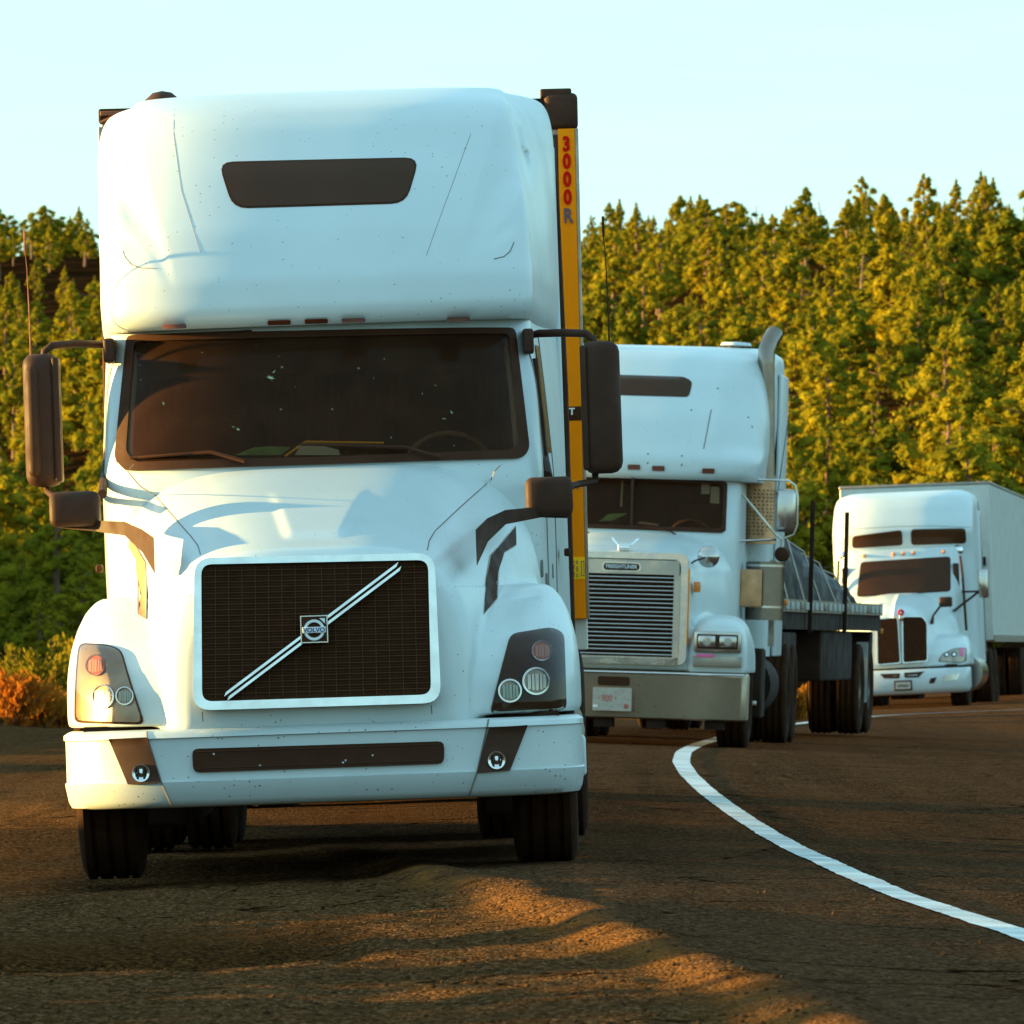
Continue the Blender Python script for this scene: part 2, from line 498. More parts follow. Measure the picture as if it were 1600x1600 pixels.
CAMR = cam.rotation_euler.to_matrix()
class Frame:
    """a vehicle's own frame: x right, y to the rear, z up; loc() reads a picture point at a given depth of the vehicle"""
    def __init__(s, root):
        s.M = Matrix.LocRotScale(root.location, root.rotation_euler, None); s.I = s.M.inverted()
    def loc(s, px, py, y):
        o = s.I @ Vector((0, 0, CAM_Z)); d = (s.I.to_3x3() @ (CAMR @ Vector((px - 800, 800 - py, -F))))
        t = (y - o.y) / d.y; p = o + d * t
        return (p.x, p.z)
    def poly(s, pts, y): return [s.loc(a, b, y) for a, b in pts]

TYRE = {}
def wheel(parent, x, y, r=0.52, wd=0.28, side=1, rimmat=None, zc=None):
    key = (r, wd)
    if key not in TYRE:
        h = wd / 2
        prof = [(-h * .78, r * .55), (-h * .95, r * .62), (-h * 1.04, r * .78), (-h * .97, r * .92), (-h * .86, r * .975)]
        g = []
        for c in (-.5, 0, .5):
            g += [(c * h - .012, r), (c * h - .011, r - .014), (c * h + .011, r - .014), (c * h + .012, r)]
        prof += [(-h * .8, r * .995)] + g + [(h * .8, r * .995), (h * .86, r * .975), (h * .97, r * .92), (h * 1.04, r * .78), (h * .95, r * .62), (h * .78, r * .55)]
        TYRE[key] = MB().lathe(prof, 'x', n=56, close=False).mesh('tyre')
        rp = [(-h * .80, r * .56), (-h * .80, r * .50), (-h * .4, r * .46), (-h * .1, r * .3), (-h * .1, r * .2), (h * .35, r * .19), (h * .4, 0.001)]
        TYRE[key, 'rim'] = MB().lathe(rp, 'x', n=40, close=False).lathe([(-h * .8, r * .56), (h * .8, r * .56)], 'x', n=40, close=False).mesh('rim')
    t = link('wheel', TYRE[key], M['rubber'], parent); t.location = (x, y, r if zc is None else zc)
    rm = link('rim', TYRE[key, 'rim'], rimmat or M['satin'], t); rm.scale = (side, 1, 1)
    return t
# ================================================================== terrain
def sst(a, b, t):
    t = max(0.0, min(1.0, (t - a) / (b - a))); return t * t * (3 - 2 * t)

def edge_x(y):                                   # left edge of the raised asphalt
    P = [(-60, 2.5), (20, .95), (26, .66), (29.5, .43), (34, .12), (38.6, -.28), (45, -.9), (60, -2.0), (115, -4.5), (180, -2.0), (400, 20)]
    for (a, b), (c, d) in zip(P, P[1:]):
        if y <= c: return b + (d - b) * max(0.0, (y - a)) / (c - a)
    return P[-1][1]

def base_z(x, y):
    """smooth height of the paved area"""
    crown = 0.065 + 0.13 * sst(52, 80, y) - 0.10 * sst(110, 140, y)
    k = 1 - sst(112, 140, y)
    xr = max(0.0, x - 0.4); xl = max(0.0, 0.4 - x)
    z = crown - k * (0.036 * min(xr, 6) + 0.037 * min(xl, 4.5) + 0.01 * max(0, xl - 4.5))
    z += (1 - k) * (0.040 * max(-6, min(10, x - 7.2)) - 0.0)
    return z

def hill_z(x, y):
    z = 0.0
    if y > 165:
        k = sst(170, 260, y)
        z = 41.0 * sst(250, 985, y) ** 1.12 + 0.002 * (y - 165)
        z += 0.15 * max(0.0, min(x, 90)) * sst(280, 480, y) * (1 - .95 * sst(640, 880, y))
        if x < -12 and y > 300: z -= 0.15 * min(220, -x - 12) * sst(-14, -30, x) * k * (1 - .97 * sst(700, 900, y))
        z -= 3.0 * exp(-((x + 7) / 16.0) ** 2) * sst(300, 480, y) * (1 - sst(850, 950, y))
        z += 1.6 * noise.noise((x / 35, y / 75, 0)) * k
        z += 0.6 * noise.noise((x / 11, y / 22, 4)) * k
        if y > 970: z += -0.05 * (y - 970)
    if x < -45 and y < 560:                       # the wooded spur out of the frame on the left
        z += 21.5 * sst(-45, -95, x) * sst(175, 230, y) * (1 - sst(380, 540, y))
    if -16 < x < -6 and y < 150:                  # unseen bank added left of the frame, shaped to shade the ground
        hb = .73 + .17 * noise.noise((y * .55, 4, 2)) + .16 * noise.noise((y * 1.9, 7, 2)) + .05 * noise.noise((y * 6, 7, 5))
        hb = hb * (1 - sst(37, 40, y)) + (.93 + .05 * noise.noise((y * 1.3, 4, 2))) * sst(37, 40, y) * (1 - sst(52, 58, y)) + (.38 + .18 * noise.noise((y * .16, 4, 2)) + .1 * noise.noise((y * .8, 4, 8))) * sst(52, 58, y)
        z += hb * sst(-6, -10, x) * sst(-16, -12, x) * (1 - sst(130, 150, y))
    z += 0.3 * noise.noise((x / 25, y / 25, 9)) * sst(18, 40, abs(x))
    return z

def fine_z(x, y):
    """heaved asphalt edge, pothole, ripples"""
    if y > 75 or y < 20 or abs(x) > 9: return 0.0
    e = edge_x(y); z = 0.0
    e2 = e + 0.10 * noise.noise((y * .55, 3, 1)) + .04 * noise.noise((y * 2.1, 8, 1))
    k = 1 - sst(41, 50, y)
    u = (x - e2)
    z += k * (0.048 * sst(-0.10, 0.12, u) + 0.024 * exp(-((u - .18) / .12) ** 2) - 0.035)
    z += 0.045 * exp(-((u + .02) / .18) ** 2) * max(0, noise.noise((y * .7, 1, 5)) + .1) * k
    # pothole with a sharp near lip
    px = sst(-.45, -.75, x + .25 * noise.noise((y, 0, 2)))
    lip = 30.75 + 0.25 * (x + 2) * .3 + 0.18 * noise.noise((x * 1.8, 2, 2)) + .05 * noise.noise((x * 9, 2, 2))
    hole = px * sst(lip, lip + .10, y) * (1 - sst(lip + 1.6, lip + 4.0, y))
    z -= 0.085 * hole
    z += 0.035 * hole * noise.noise((x * 7, y * 4, 0)) + .02 * hole * noise.noise((x * 22, y * 12, 0)) 
    left = sst(.25, -.4, u)
    z += 0.026 * noise.noise((x * 1.4, y * .45, 0)) * (0.25 + .75 * left)
    z += 0.014 * noise.noise((x * 2.6 + y * .25, y * .9, 11)) * (0.35 + .65 * left) * (1 - sst(40, 48, y))
    z += 0.016 * max(0, noise.noise((x * 5 + 3, y * 1.6, 21))) * exp(-((u - .05) / .35) ** 2) * k
    z += 0.010 * noise.noise((x * 6, y * 3, 6)) * (0.15 + .85 * left)
    z += 0.004 * noise.noise((x * 17, y * 9, 6)) * (0.2 + .8 * left)
    return z * (1 - sst(60, 75, y))

def ground_z(x, y):
    far = sst(165, 200, y)
    side = sst(14, 30, abs(x - 3))
    b = base_z(x, y)
    return b * (1 - far) * (1 - .7 * side) + hill_z(x, y) + fine_z(x, y)

def axis(segs):
    out = []
    for a, b, st in segs:
        n = max(1, int(round((b - a) / st)))
        out += [a + (b - a) * i / n for i in range(n)]
    out.append(segs[-1][1]); return out
GX = axis([(-900, -160, 60), (-160, -60, 8), (-60, -16, 4), (-16, -3.6, .4), (-3.6, 3.6, .035), (3.6, 12, .35), (12, 80, 4), (80, 160, 10), (160, 900, 60)])
GY = axis([(-120, 10, 12), (10, 24, 1.5), (24, 41, .055), (41, 60, .16), (60, 170, .9), (170, 1000, 8), (1000, 3200, 220)])
nx, ny = len(GX), len(GY)
verts = [(x, y, ground_z(x, y)) for y in GY for x in GX]
gf = []; rf = []
for j in range(ny - 1):
    yc = (GY[j] + GY[j + 1]) / 2; e = edge_x(yc)
    for i in range(nx - 1):
        xc = (GX[i] + GX[i + 1]) / 2
        q = (j * nx + i, j * nx + i + 1, (j + 1) * nx + i + 1, (j + 1) * nx + i)
        right = 7.5 + 0 * yc if yc < 120 else 7.5 + (yc - 120) * .35
        (rf if (xc > e and xc < right and yc < 190) else gf).append(q)

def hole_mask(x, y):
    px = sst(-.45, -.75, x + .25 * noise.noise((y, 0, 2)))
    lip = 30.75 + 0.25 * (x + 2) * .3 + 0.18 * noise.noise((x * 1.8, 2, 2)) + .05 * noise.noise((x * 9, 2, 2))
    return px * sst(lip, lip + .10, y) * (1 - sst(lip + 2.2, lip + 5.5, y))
def sub(name, faces):
    used = {}; vs = []; fs = []
    for f in faces:
        g = []
        for i in f:
            if i not in used: used[i] = len(vs); vs.append(verts[i])
            g.append(used[i])
        fs.append(g)
    me = bpy.data.meshes.new(name); me.from_pydata(vs, [], fs); me.update()
    at = me.attributes.new('dirt_and_shade', 'FLOAT', 'POINT')
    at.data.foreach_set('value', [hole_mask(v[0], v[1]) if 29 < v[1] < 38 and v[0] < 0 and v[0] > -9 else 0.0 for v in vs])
    a2 = me.attributes.new('edge_sunlight', 'FLOAT', 'POINT')
    def edge_sunlight(x, y):
        if not 22 < y < 46 or abs(x) > 3.5: return 0.0
        u = x - edge_x(y); return .9 * exp(-((u - .02) / (.12 + .09 * noise.noise((y * .6, x, 3)))) ** 2) * (1 - sst(40, 46, y))
    a2.data.foreach_set('value', [edge_sunlight(v[0], v[1]) for v in vs])
    for p in me.polygons: p.use_smooth = True
    return me

PATCH = (-.45, 30.75)
def ground_material(name, asphalt, dirt_and_shade, far_col, mix_dirt):
    m = bpy.data.materials.new(name); m.use_nodes = True
    t = m.node_tree; b = t.nodes["Principled BSDF"]; N = t.nodes.new; K = t.links.new
    geo = N("ShaderNodeNewGeometry"); sep = N("ShaderNodeSeparateXYZ"); K(geo.outputs['Position'], sep.inputs[0])
    def noise_(scale, det=6, rough=.6, vec=None):
        n = N("ShaderNodeTexNoise"); n.inputs['Scale'].default_value = scale; n.inputs['Detail'].default_value = det
        n.inputs['Roughness'].default_value = rough; K(vec or geo.outputs['Position'], n.inputs['Vector']); return n.outputs['Fac']
    def mr(v, a, b_, c=0., d=1.):
        r = N("ShaderNodeMapRange"); r.inputs[1].default_value = a; r.inputs[2].default_value = b_; r.inputs[3].default_value = c; r.inputs[4].default_value = d
        K(v, r.inputs[0]); return r.outputs[0]
    def mix(f, a, c, mode='MIX'):
        x = N("ShaderNodeMix"); x.data_type = 'RGBA'; x.blend_type = mode
        if isinstance(f, float): x.inputs[0].default_value = f
        else: K(f, x.inputs[0])
        for s_, k in ((a, 6), (c, 7)):
            if isinstance(s_, tuple): x.inputs[k].default_value = (*s_, 1)
            else: K(s_, x.inputs[k])
        return x.outputs[2]
    big = noise_(.55, 5); mid = noise_(3.2, 8, .7); fine = noise_(38, 4, .7); grit = noise_(95, 2, .6)
    col = mix(mr(big, .35, .65), asphalt, tuple(c * 1.7 for c in asphalt))
    # worn wheel tracks and streaks that run along the road
    mpn = N("ShaderNodeMapping"); mpn.inputs['Scale'].default_value = (1.6, .06, 1); K(geo.outputs['Position'], mpn.inputs[0])
    st = noise_(1.3, 6, .65, mpn.outputs[0])
    col = mix(mr(st, .47, .66, 0, .8), col, tuple(c * .5 for c in asphalt))
    if mix_dirt > 0: col = mix(mr(mid, .48, .66, 0, mix_dirt), col, dirt_and_shade)
    vo = N("ShaderNodeTexVoronoi"); vo.inputs['Scale'].default_value = 62; K(geo.outputs['Position'], vo.inputs['Vector'])
    sc = N("ShaderNodeSeparateColor"); K(vo.outputs['Color'], sc.inputs[0])
    col = mix(mr(sc.outputs[0], .5, 1.0, 0, .9), col, (asphalt[0] * 4.6, asphalt[1] * 5., asphalt[2] * 6.))
    col = mix(mr(sc.outputs[1], .5, 1.0, 0, .85), col, tuple(c * .3 for c in asphalt))
    # cracks in the surface
    cv_ = N("ShaderNodeTexVoronoi"); cv_.feature = 'DISTANCE_TO_EDGE'; cv_.inputs['Scale'].default_value = .9 if name == 'ground_soil' else .45
    wn = N("ShaderNodeTexNoise"); wn.inputs['Scale'].default_value = 2.2; wn.inputs['Detail'].default_value = 5; K(geo.outputs['Position'], wn.inputs['Vector'])
    va = N("ShaderNodeVectorMath"); va.operation = 'MULTIPLY_ADD'; va.inputs[1].default_value = (.55, .55, .55); K(wn.outputs['Color'], va.inputs[0]); K(geo.outputs['Position'], va.inputs[2])
    K(va.outputs[0], cv_.inputs['Vector'])
    crack = mr(cv_.outputs['Distance'], .004, .014, 1., 0.)
    cm_ = N("ShaderNodeMath"); cm_.operation = 'MULTIPLY'; K(crack, cm_.inputs[0]); K(mr(big, .42, .55), cm_.inputs[1])
    col = mix(cm_.outputs[0], col, tuple(c * .22 for c in asphalt))
    at = N("ShaderNodeAttribute"); at.attribute_name = 'dirt_and_shade'
    col = mix(at.outputs['Fac'], col, mix(mr(fine, .45, .62), (.030, .013, .005), (.14, .06, .018)))  # shade in the pothole put into the colour, with paler crumbs
    at2 = N("ShaderNodeAttribute"); at2.attribute_name = 'edge_sunlight'
    dm_ = N("ShaderNodeMath"); dm_.operation = 'MULTIPLY'; K(at2.outputs['Fac'], dm_.inputs[0]); K(mr(mid, .40, .56, .12, 1.), dm_.inputs[1])
    col = mix(dm_.outputs[0], col, mix(mr(fine, .4, .65), (.23, .095, .026), (.085, .038, .012)))  # golden sunlight along the heaved edge painted into the base colour
    farm = mr(sep.outputs[1], 110., 175.)
    fcol = mix(mr(noise_(.25, 6), .4, .6), far_col, (far_col[0] * .5, far_col[1] * .5, far_col[2] * .5))
    if name == 'ground_soil':
        dist = mr(sep.outputs[1], 118., 128.)
        col = mix(dist, col, fcol)
    K(col, b.inputs['Base Color'])
    K(mr(fine, .3, .7, .55, .95), b.inputs['Roughness']); b.inputs['Specular IOR Level'].default_value = .0
    # height: stones and grit
    a = N("ShaderNodeMath"); a.operation = 'MULTIPLY'; a.inputs[1].default_value = .35; K(mid, a.inputs[0])
    c2 = N("ShaderNodeMath"); c2.operation = 'MULTIPLY_ADD'; c2.inputs[1].default_value = .8; K(fine, c2.inputs[0]); K(a.outputs[0], c2.inputs[2])
    c3 = N("ShaderNodeMath"); c3.operation = 'MULTIPLY_ADD'; c3.inputs[1].default_value = -.9; K(vo.outputs['Distance'], c3.inputs[0]); K(c2.outputs[0], c3.inputs[2])
    bp = N("ShaderNodeBump"); bp.inputs['Strength'].default_value = 1; bp.inputs['Distance'].default_value = .030 if name == 'ground_soil' else .016
    K(c3.outputs[0], bp.inputs['Height']); K(bp.outputs[0], b.inputs['Normal'])
    return m
M['soil'] = ground_material('ground_soil', (.068, .032, .012), (.088, .042, .014), (.030, .014, .005), .8)
M['asphalt'] = ground_material('road_asphalt', (.048, .0235, .0105), (.060, .030, .013), (.06, .04, .02), .25)
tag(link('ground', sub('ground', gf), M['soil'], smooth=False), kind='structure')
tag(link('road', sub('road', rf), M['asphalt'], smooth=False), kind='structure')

# painted edge line (measured on the road, bends away to the right in the curve)
LN = [(1600, 1468), (1500, 1436), (1400, 1402), (1320, 1367), (1250, 1333), (1190, 1297), (1140, 1264), (1100, 1234), (1076, 1211), (1064, 1192), (1068, 1176), (1090, 1164), (1135, 1151), (1200, 1138), (1270, 1128), (1370, 1119), (1480, 1113), (1600, 1109)]
def on_ground(px, py):
    d = CAMR @ Vector((px - 800, 800 - py, -F)); d = d / d.y
    lo, hi = 15.0, 190.0
    y = 0
    prev = None
    y = lo
    while y < hi:
        if CAM_Z + d.z * y - (base_z(d.x * y, y)) < 0: break
        y += .05
    return (d.x * y, y)
lp = [on_ground(a, b) for a, b in LN]
p0, p1 = lp[0], lp[1]
lp = [(p0[0] + .45, p0[1] - 14), (p0[0] + .12, p0[1] - 5)] + lp
# smooth the measured path
path = []
for i in range(len(lp) - 1):
    n = max(2, int(abs(lp[i + 1][1] - lp[i][1]) / .12))
    for k in range(n): path.append([lp[i][j] + (lp[i + 1][j] - lp[i][j]) * k / n for j in (0, 1)])
path.append(list(lp[-1]))
for _ in range(60):
    path = [path[0]] + [[(path[i - 1][j] + 2 * path[i][j] + path[i + 1][j]) / 4 for j in (0, 1)] for i in range(1, len(path) - 1)] + [path[-1]]
vs = []; fs = []
for i, (x, y) in enumerate(path):
    a = path[max(0, i - 1)]; b = path[min(len(path) - 1, i + 1)]
    d = Vector((b[0] - a[0], b[1] - a[1])).normalized(); nrm = Vector((d.y, -d.x))
    hw = .072
    for k in range(5):
        u = -1 + k / 2.0
        jit = (.009 * noise.noise((y * 4, u * 3, 3)) + .007 * noise.noise((y * 13, u * 3, 8))) if abs(u) == 1 else 0
        X = x + nrm.x * (hw * u + jit); Y = y + nrm.y * (hw * u + jit)
        vs.append((X, Y, ground_z(X, Y) + .006))
    if i:
        for k in range(4):
            q = (i - 1) * 5 + k; fs.append((q, q + 1, q + 6, q + 5))
me = bpy.data.meshes.new('road_line'); me.from_pydata(vs, [], fs); me.update()
M['line'] = mat('road_line_paint', (.66, .66, .62), .6, var=.45, vscale=3.2, speck=.35, speck_scale=26, speck_col=(.15, .12, .08), bump=.003, bscale=60, stretch=(1, .6, 1))
tag(link('road_marking', me, M['line']), kind='structure')

# loose stones scattered on the shoulder: nobody could count them
rnd = random.Random(5)
mb = MB()
ico = bmesh.new(); bmesh.ops.create_icosphere(ico, subdivisions=1, radius=1)
iv = [v.co.copy() for v in ico.verts]; ifc = [[v.index for v in f.verts] for f in ico.faces]; ico.free()
for i in range(6500):
    y = 24.5 + 16 * rnd.random() ** 1.3
    x = rnd.uniform(-.066 * y, .066 * y)
    if x > edge_x(y) + .35 and rnd.random() < .8: continue
    r = .0028 + .009 * rnd.random() ** 7
    z = ground_z(x, y)
    s3 = (rnd.uniform(.7, 1.4), rnd.uniform(.7, 1.4), rnd.uniform(.5, 1))
    mb.add([(x + v.x * r * s3[0] * rnd.uniform(.8, 1.2), y + v.y * r * s3[1], z + v.z * r * s3[2] + r * .3) for v in iv], ifc)
M['stone'] = mat('loose_stone', (.075, .038, .016), .9, spec=0.02, var=.5, vscale=3)
tag(mb.build('gravel', M['stone']), kind='stuff', label='loose stones scattered over the cracked shoulder', cat='gravel')
# ================================================================== the near truck
def add_marker(parent, fr, px, py, y, yf, w_=.115, h_=.022, m='amber_dark', off=.012):
    x, z = fr.loc(px, py, y)
    return patch('marker_light', rpoly([(x - w_ / 2, z - h_ / 2), (x + w_ / 2, z - h_ / 2), (x + w_ / 2, z + h_ / 2), (x - w_ / 2, z + h_ / 2)], .008, 2), yf, off, .02, M[m], parent, .05)

Y1 = 41.0
t1 = empty('semi_truck', (-.875, Y1, .018), 'large white sleeper truck with diagonal chrome grille bar, nearest of the three', 'truck', rot=(0, radians(-2.0), radians(-.25)))
A = Frame(t1)

# --- cab
cab_rows = [(.95, 1.98, 1.19, 2.6, 3.2, 1.09, .55), (1.5, 1.92, 1.2, 2.6, 3.2, 1.09, .55), (1.90, 1.90, 1.2, 2.6, 3.2, 1.09, .55), (1.99, 1.93, 1.2, 2.6, 3.2, 1.085, .55), (2.35, 2.14, 1.19, 2.6, 3.2, 1.07, .55), (2.70, 2.37, 1.175, 2.5, 3.2, 1.05, .55)]
cab = zloft(interp(cab_rows, .04, 1), 5.5)
cab_me = cab.mesh('cab')
cab_y = hitter(bvh(cab_me))
def scoop(x, y, z):
    ax = abs(x)
    if y > 3.75 or z < 2.85 or z > 3.84: return (x, y, z)
    # bevelled facet outside a crease that runs from the top corner down and inward
    xc = .765 + (z - 3.15) * .26
    line2 = 3.17 + (ax - .77) * 1.4
    d = .80 * max(0.0, ax - xc) if ax > xc else 0.0
    d = min(d, .16) * sst(3.84, 3.72, z)
    d *= sst(line2 - .24, line2 + .02, z)
    # hollow under the facet that ends in a short lip
    zb = 3.07 - .08 * sst(1.0, .82, ax); v = (z - zb) / .40
    if 0 < v < 1: d += .035 * exp(-((ax - .94) / .09) ** 2) * (1 - v) * sst(0, .22, v)
    return (x, y + d, z)
fr_rows = [(2.675, 2.24, 1.165, 2.6, 3.6, 1.045, .42), (2.70, 2.19, 1.18, 2.7, 3.6, 1.06, .45), (2.76, 2.17, 1.19, 2.7, 3.6, 1.07, .46), (2.9, 2.20, 1.20, 2.7, 3.6, 1.07, .46), (3.15, 2.37, 1.20, 2.6, 3.6, 1.055, .46), (3.45, 2.65, 1.20, 2.4, 3.5, 1.03, .46), (3.70, 2.94, 1.20, 2.2, 3.4, .99, .50), (3.80, 3.11, 1.19, 2.1, 3.3, .975, .55), (3.87, 3.41, 1.175, 1.9, 3.2, .96, .6), (3.93, 3.85, 1.14, 1.5, 3.1, .95, .6), (3.965, 4.35, 1.07, 1.05, 3.0, .92, .5), (3.978, 4.85, .98, .6, 3, .85, .35)]
fair = zloft(interp(fr_rows, .02, 2), 5.5, N=220, disp=scoop)
fairing = fair.build('roof_fairing', M['white'], t1)
fair_y = hitter(bvh(fairing))
#roofseal = MB().box(-1.0, 1.0, 2.45, 5.2, 2.66, 2.685).build('roof_seal', M['black'], t1)

WS_out = A.poly([(177, 640), (181, 590), (186, 545), (193, 519), (500, 513), (805, 506), (816, 560), (824, 625), (827, 680)], 2.2)
ws = rpoly(A.poly([(191, 519), (805, 507), (828, 700), (817, 716), (500, 727), (196, 736), (177, 716)], 2.1), .03, 3)
gl = rpoly(A.poly([(204, 530), (795, 517), (811, 690), (800, 703), (500, 715), (212, 722), (196, 706)], 2.1), .03, 3)
# the cab shell, opened behind the glass
ins = [Vector(p) for p in gl]
def inside(poly, x, z, sh=0.0):
    s_ = 1 if area(poly) > 0 else -1
    for i in range(len(poly)):
        a = poly[i - 1]; b = poly[i]; l = math.hypot(b[0] - a[0], b[1] - a[1]) or 1
        if s_ * ((b[0] - a[0]) * (z - a[1]) - (b[1] - a[1]) * (x - a[0])) / l < -sh: return False
    return True
bm = bmesh.new(); bm.from_mesh(cab_me)
kill = [f for f in bm.faces if f.calc_center_median().y < 3.5 and inside(ws, f.calc_center_median().x, f.calc_center_median().z, -.012)]
bmesh.ops.delete(bm, geom=kill, context='FACES'); bm.to_mesh(cab_me); bm.free()
cab_o = link('cab', cab_me, M['white'], t1)
patch('windscreen_frame', ws, cab_y, .022, .05, M['black'], t1, .05, hole=gl)
wsg = patch('windscreen', gl, cab_y, .010, 0, M['glass'], t1, .05)
# interior
mb = MB().box(-1.06, 1.06, 3.7, 3.74, 1.4, 2.68).box(-1.04, -1.01, 3.0, 3.7, 1.4, 2.66).box(1.01, 1.04, 3.0, 3.7, 1.4, 2.66).box(-1.0, 1.0, 2.6, 3.7, 1.38, 1.42)
mb.build('cab_interior', M['interior'], t1, smooth=False)
MB().box(-1.02, 1.02, 2.28, 2.75, 1.86, 1.965, .04).build('dashboard', M['interior'], t1)
for sx in (-.55, .55):
    se = MB().box(sx - .25, sx + .25, 3.0, 3.5, 1.5, 1.7, .06).box(sx - .24, sx + .24, 3.4, 3.55, 1.65, 2.25, .06).box(sx - .13, sx + .13, 3.42, 3.52, 2.27, 2.45, .04)
    se.build('seat', M['chassis'], t1)
cv = MB()
pts = []
for i in range(60):
    x = -1.05 + i * .035; pts.append((x, 3.62 + .035 * sin(i * 1.15)))
cv.add([(x, y, z) for x, y in pts for z in (1.5, 2.68)], [(2 * i, 2 * i + 1, 2 * i + 3, 2 * i + 2) for i in range(59)])
cv.build('curtain', M['curtain'], t1)
MB().box(-.93, .93, 2.66, 2.70, 2.44, 2.62, .01).build('sun_visor', M['chassis'], t1)
for s in (-1, 1):
    MB().tube([(s * .985, 2.42, 1.95), (s * .965, 2.52, 2.3), (s * .94, 2.72, 2.62)], .035, 8).build('pillar_reflection', M['pillar_gleam'], t1)  # pale rods stand in for pillar reflections at the glass edges
# steering wheel in front of the seat on the right of the picture
sw = MB(); cx_, cz_ = A.loc(700, 712, 2.75)
sw.tube([(cx_ + .22 * cos(a), 2.75 - .09 * sin(a), cz_ - .08 + .19 * sin(a)) for a in [i * 2 * pi / 32 for i in range(33)]], .014, 8)
sw.tube([(cx_ - .21, 2.75, cz_ - .08), (cx_ + .21, 2.75, cz_ - .08)], .016, 6)
sw.build('steering_wheel', M['alu'], t1)
mb = MB()
pw = [A.loc(a, b, 2.38) for a, b in [(368, 712), (398, 700), (425, 698), (455, 700), (440, 712)]]
patch('folded_vest', pw, lambda x, z: 2.24, 0, .07, M['paper_green'], t1, .02)
pw = [A.loc(a, b, 2.38) for a, b in [(462, 712), (470, 698), (500, 696), (530, 704), (532, 712)]]
patch('paper_sheet', pw, lambda x, z: 2.23, 0, .06, M['paper_white'], t1, .03)
MB().tube([(A.loc(445, 713, 2.2)[0], 2.2, A.loc(445, 713, 2.2)[1]), (A.loc(478, 690, 2.25)[0], 2.25, A.loc(478, 690, 2.25)[1]), (A.loc(600, 692, 2.25)[0], 2.25, A.loc(600, 692, 2.25)[1])], .006, 6).build('cable', M['yellow'], t1)
# wipers
def wiper(pa, pb, pc):
    pts = [A.loc(*p, 2.1) for p in (pa, pb, pc)]
    return MB().tube([(x, cab_y(x, z) - .05, z) for x, z in pts], [.012, .009, .005], 6).tube(
        [(x, cab_y(x, z) - .035, z) for x, z in drape2([pts[1], pts[2]])], .008, 6).build('wiper', M['black'], t1)
def drape2(p, n=8): return [(p[0][0] + (p[1][0] - p[0][0]) * i / n, p[0][1] + (p[1][1] - p[0][1]) * i / n) for i in range(n + 1)]
wiper((385, 722), (330, 707), (205, 716)); wiper((690, 716), (635, 700), (470, 695))
# insect splats
rnd = random.Random(2)
sp = MB()
for (px, py, r) in [(422, 590, .014), (428, 580, .008), (440, 573, .005), (366, 668, .006), (374, 672, .007), (440, 640, .004), (255, 630, .007), (706, 645, .006), (695, 655, .006), (560, 575, .004), (660, 615, .005), (680, 602, .004), (520, 640, .004), (600, 560, .003), (710, 697, .004)]:
    x, z = A.loc(px, py, 2.15)
    for q in range(3):
        a = rnd.random() * 6.28; l = r * (1 + rnd.random() * 1.4)
        sp.add([(x + l * cos(a), cab_y(x, z) - .0135, z + l * sin(a)), (x + r * .3 * cos(a + 1.6), cab_y(x, z) - .0135, z + r * .3 * sin(a + 1.6)), (x - l * .6 * cos(a), cab_y(x, z) - .0135, z - l * .6 * sin(a)), (x - r * .3 * cos(a + 1.6), cab_y(x, z) - .0135, z - r * .3 * sin(a + 1.6))], [(0, 1, 2, 3)])
link('insect_splatter', sp.mesh('insect_splatter'), M['splat'], wsg, smooth=False)

rw = rpoly(A.poly([(344, 256), (653, 249), (634, 319), (370, 327)], 2.75), .07, 4)
patch('roof_window', rw, fair_y, .006, .02, M['dark_glass'], t1, .04)
rw2 = rpoly(A.poly([(341, 253), (656, 246), (636, 322), (367, 330)], 2.75), .075, 4)
patch('window_seal', rw2, fair_y, .003, .012, M['black'], t1, .05)
for px, py in [(272, 514), (436, 508), (494, 506), (552, 505), (716, 503)]:
    add_marker(t1, A, px, py - 4, 2.2, fair_y)
sm = MB()
for pts in ([(265, 160), (268, 205), (285, 300), (318, 400)], [(735, 205), (712, 275), (690, 340), (668, 405)]):
    sm.tube(drape([A.loc(a, b, 2.7) for a, b in pts], fair_y, -.0006), .0017, 5)
pl = [A.loc(a, b, 2.35) for a, b in [(190, 390), (195, 402), (205, 413), (220, 419), (245, 420)]]
sm.tube(drape(pl, fair_y, .001), .0025, 5)
pl = [A.loc(a, b, 2.35) for a, b in [(803, 377), (797, 392), (787, 401), (772, 405)]]
sm.tube(drape(pl, fair_y, .001), .003, 5)
sm.build('panel_seam', M['gap'], t1)
# side extenders behind the sleeper and the dark rubber edge
for s in (-1, 1):
    ex = MB()
    pts = [(s * 1.205, 5.52, 1.0), (s * 1.212, 5.52, 2.4), (s * 1.20, 5.52, 3.4), (s * 1.19, 5.5, 3.7), (s * 1.15, 5.48, 3.86)]
    ex.tube(pts, .022, 8).build('extender_edge', M['black'], t1)
    MB().box(min(s * 1.16, s * 1.205), max(s * 1.16, s * 1.205), 5.45, 6.0, 1.0, 3.7, .02).build('side_extender', M['white'], t1)
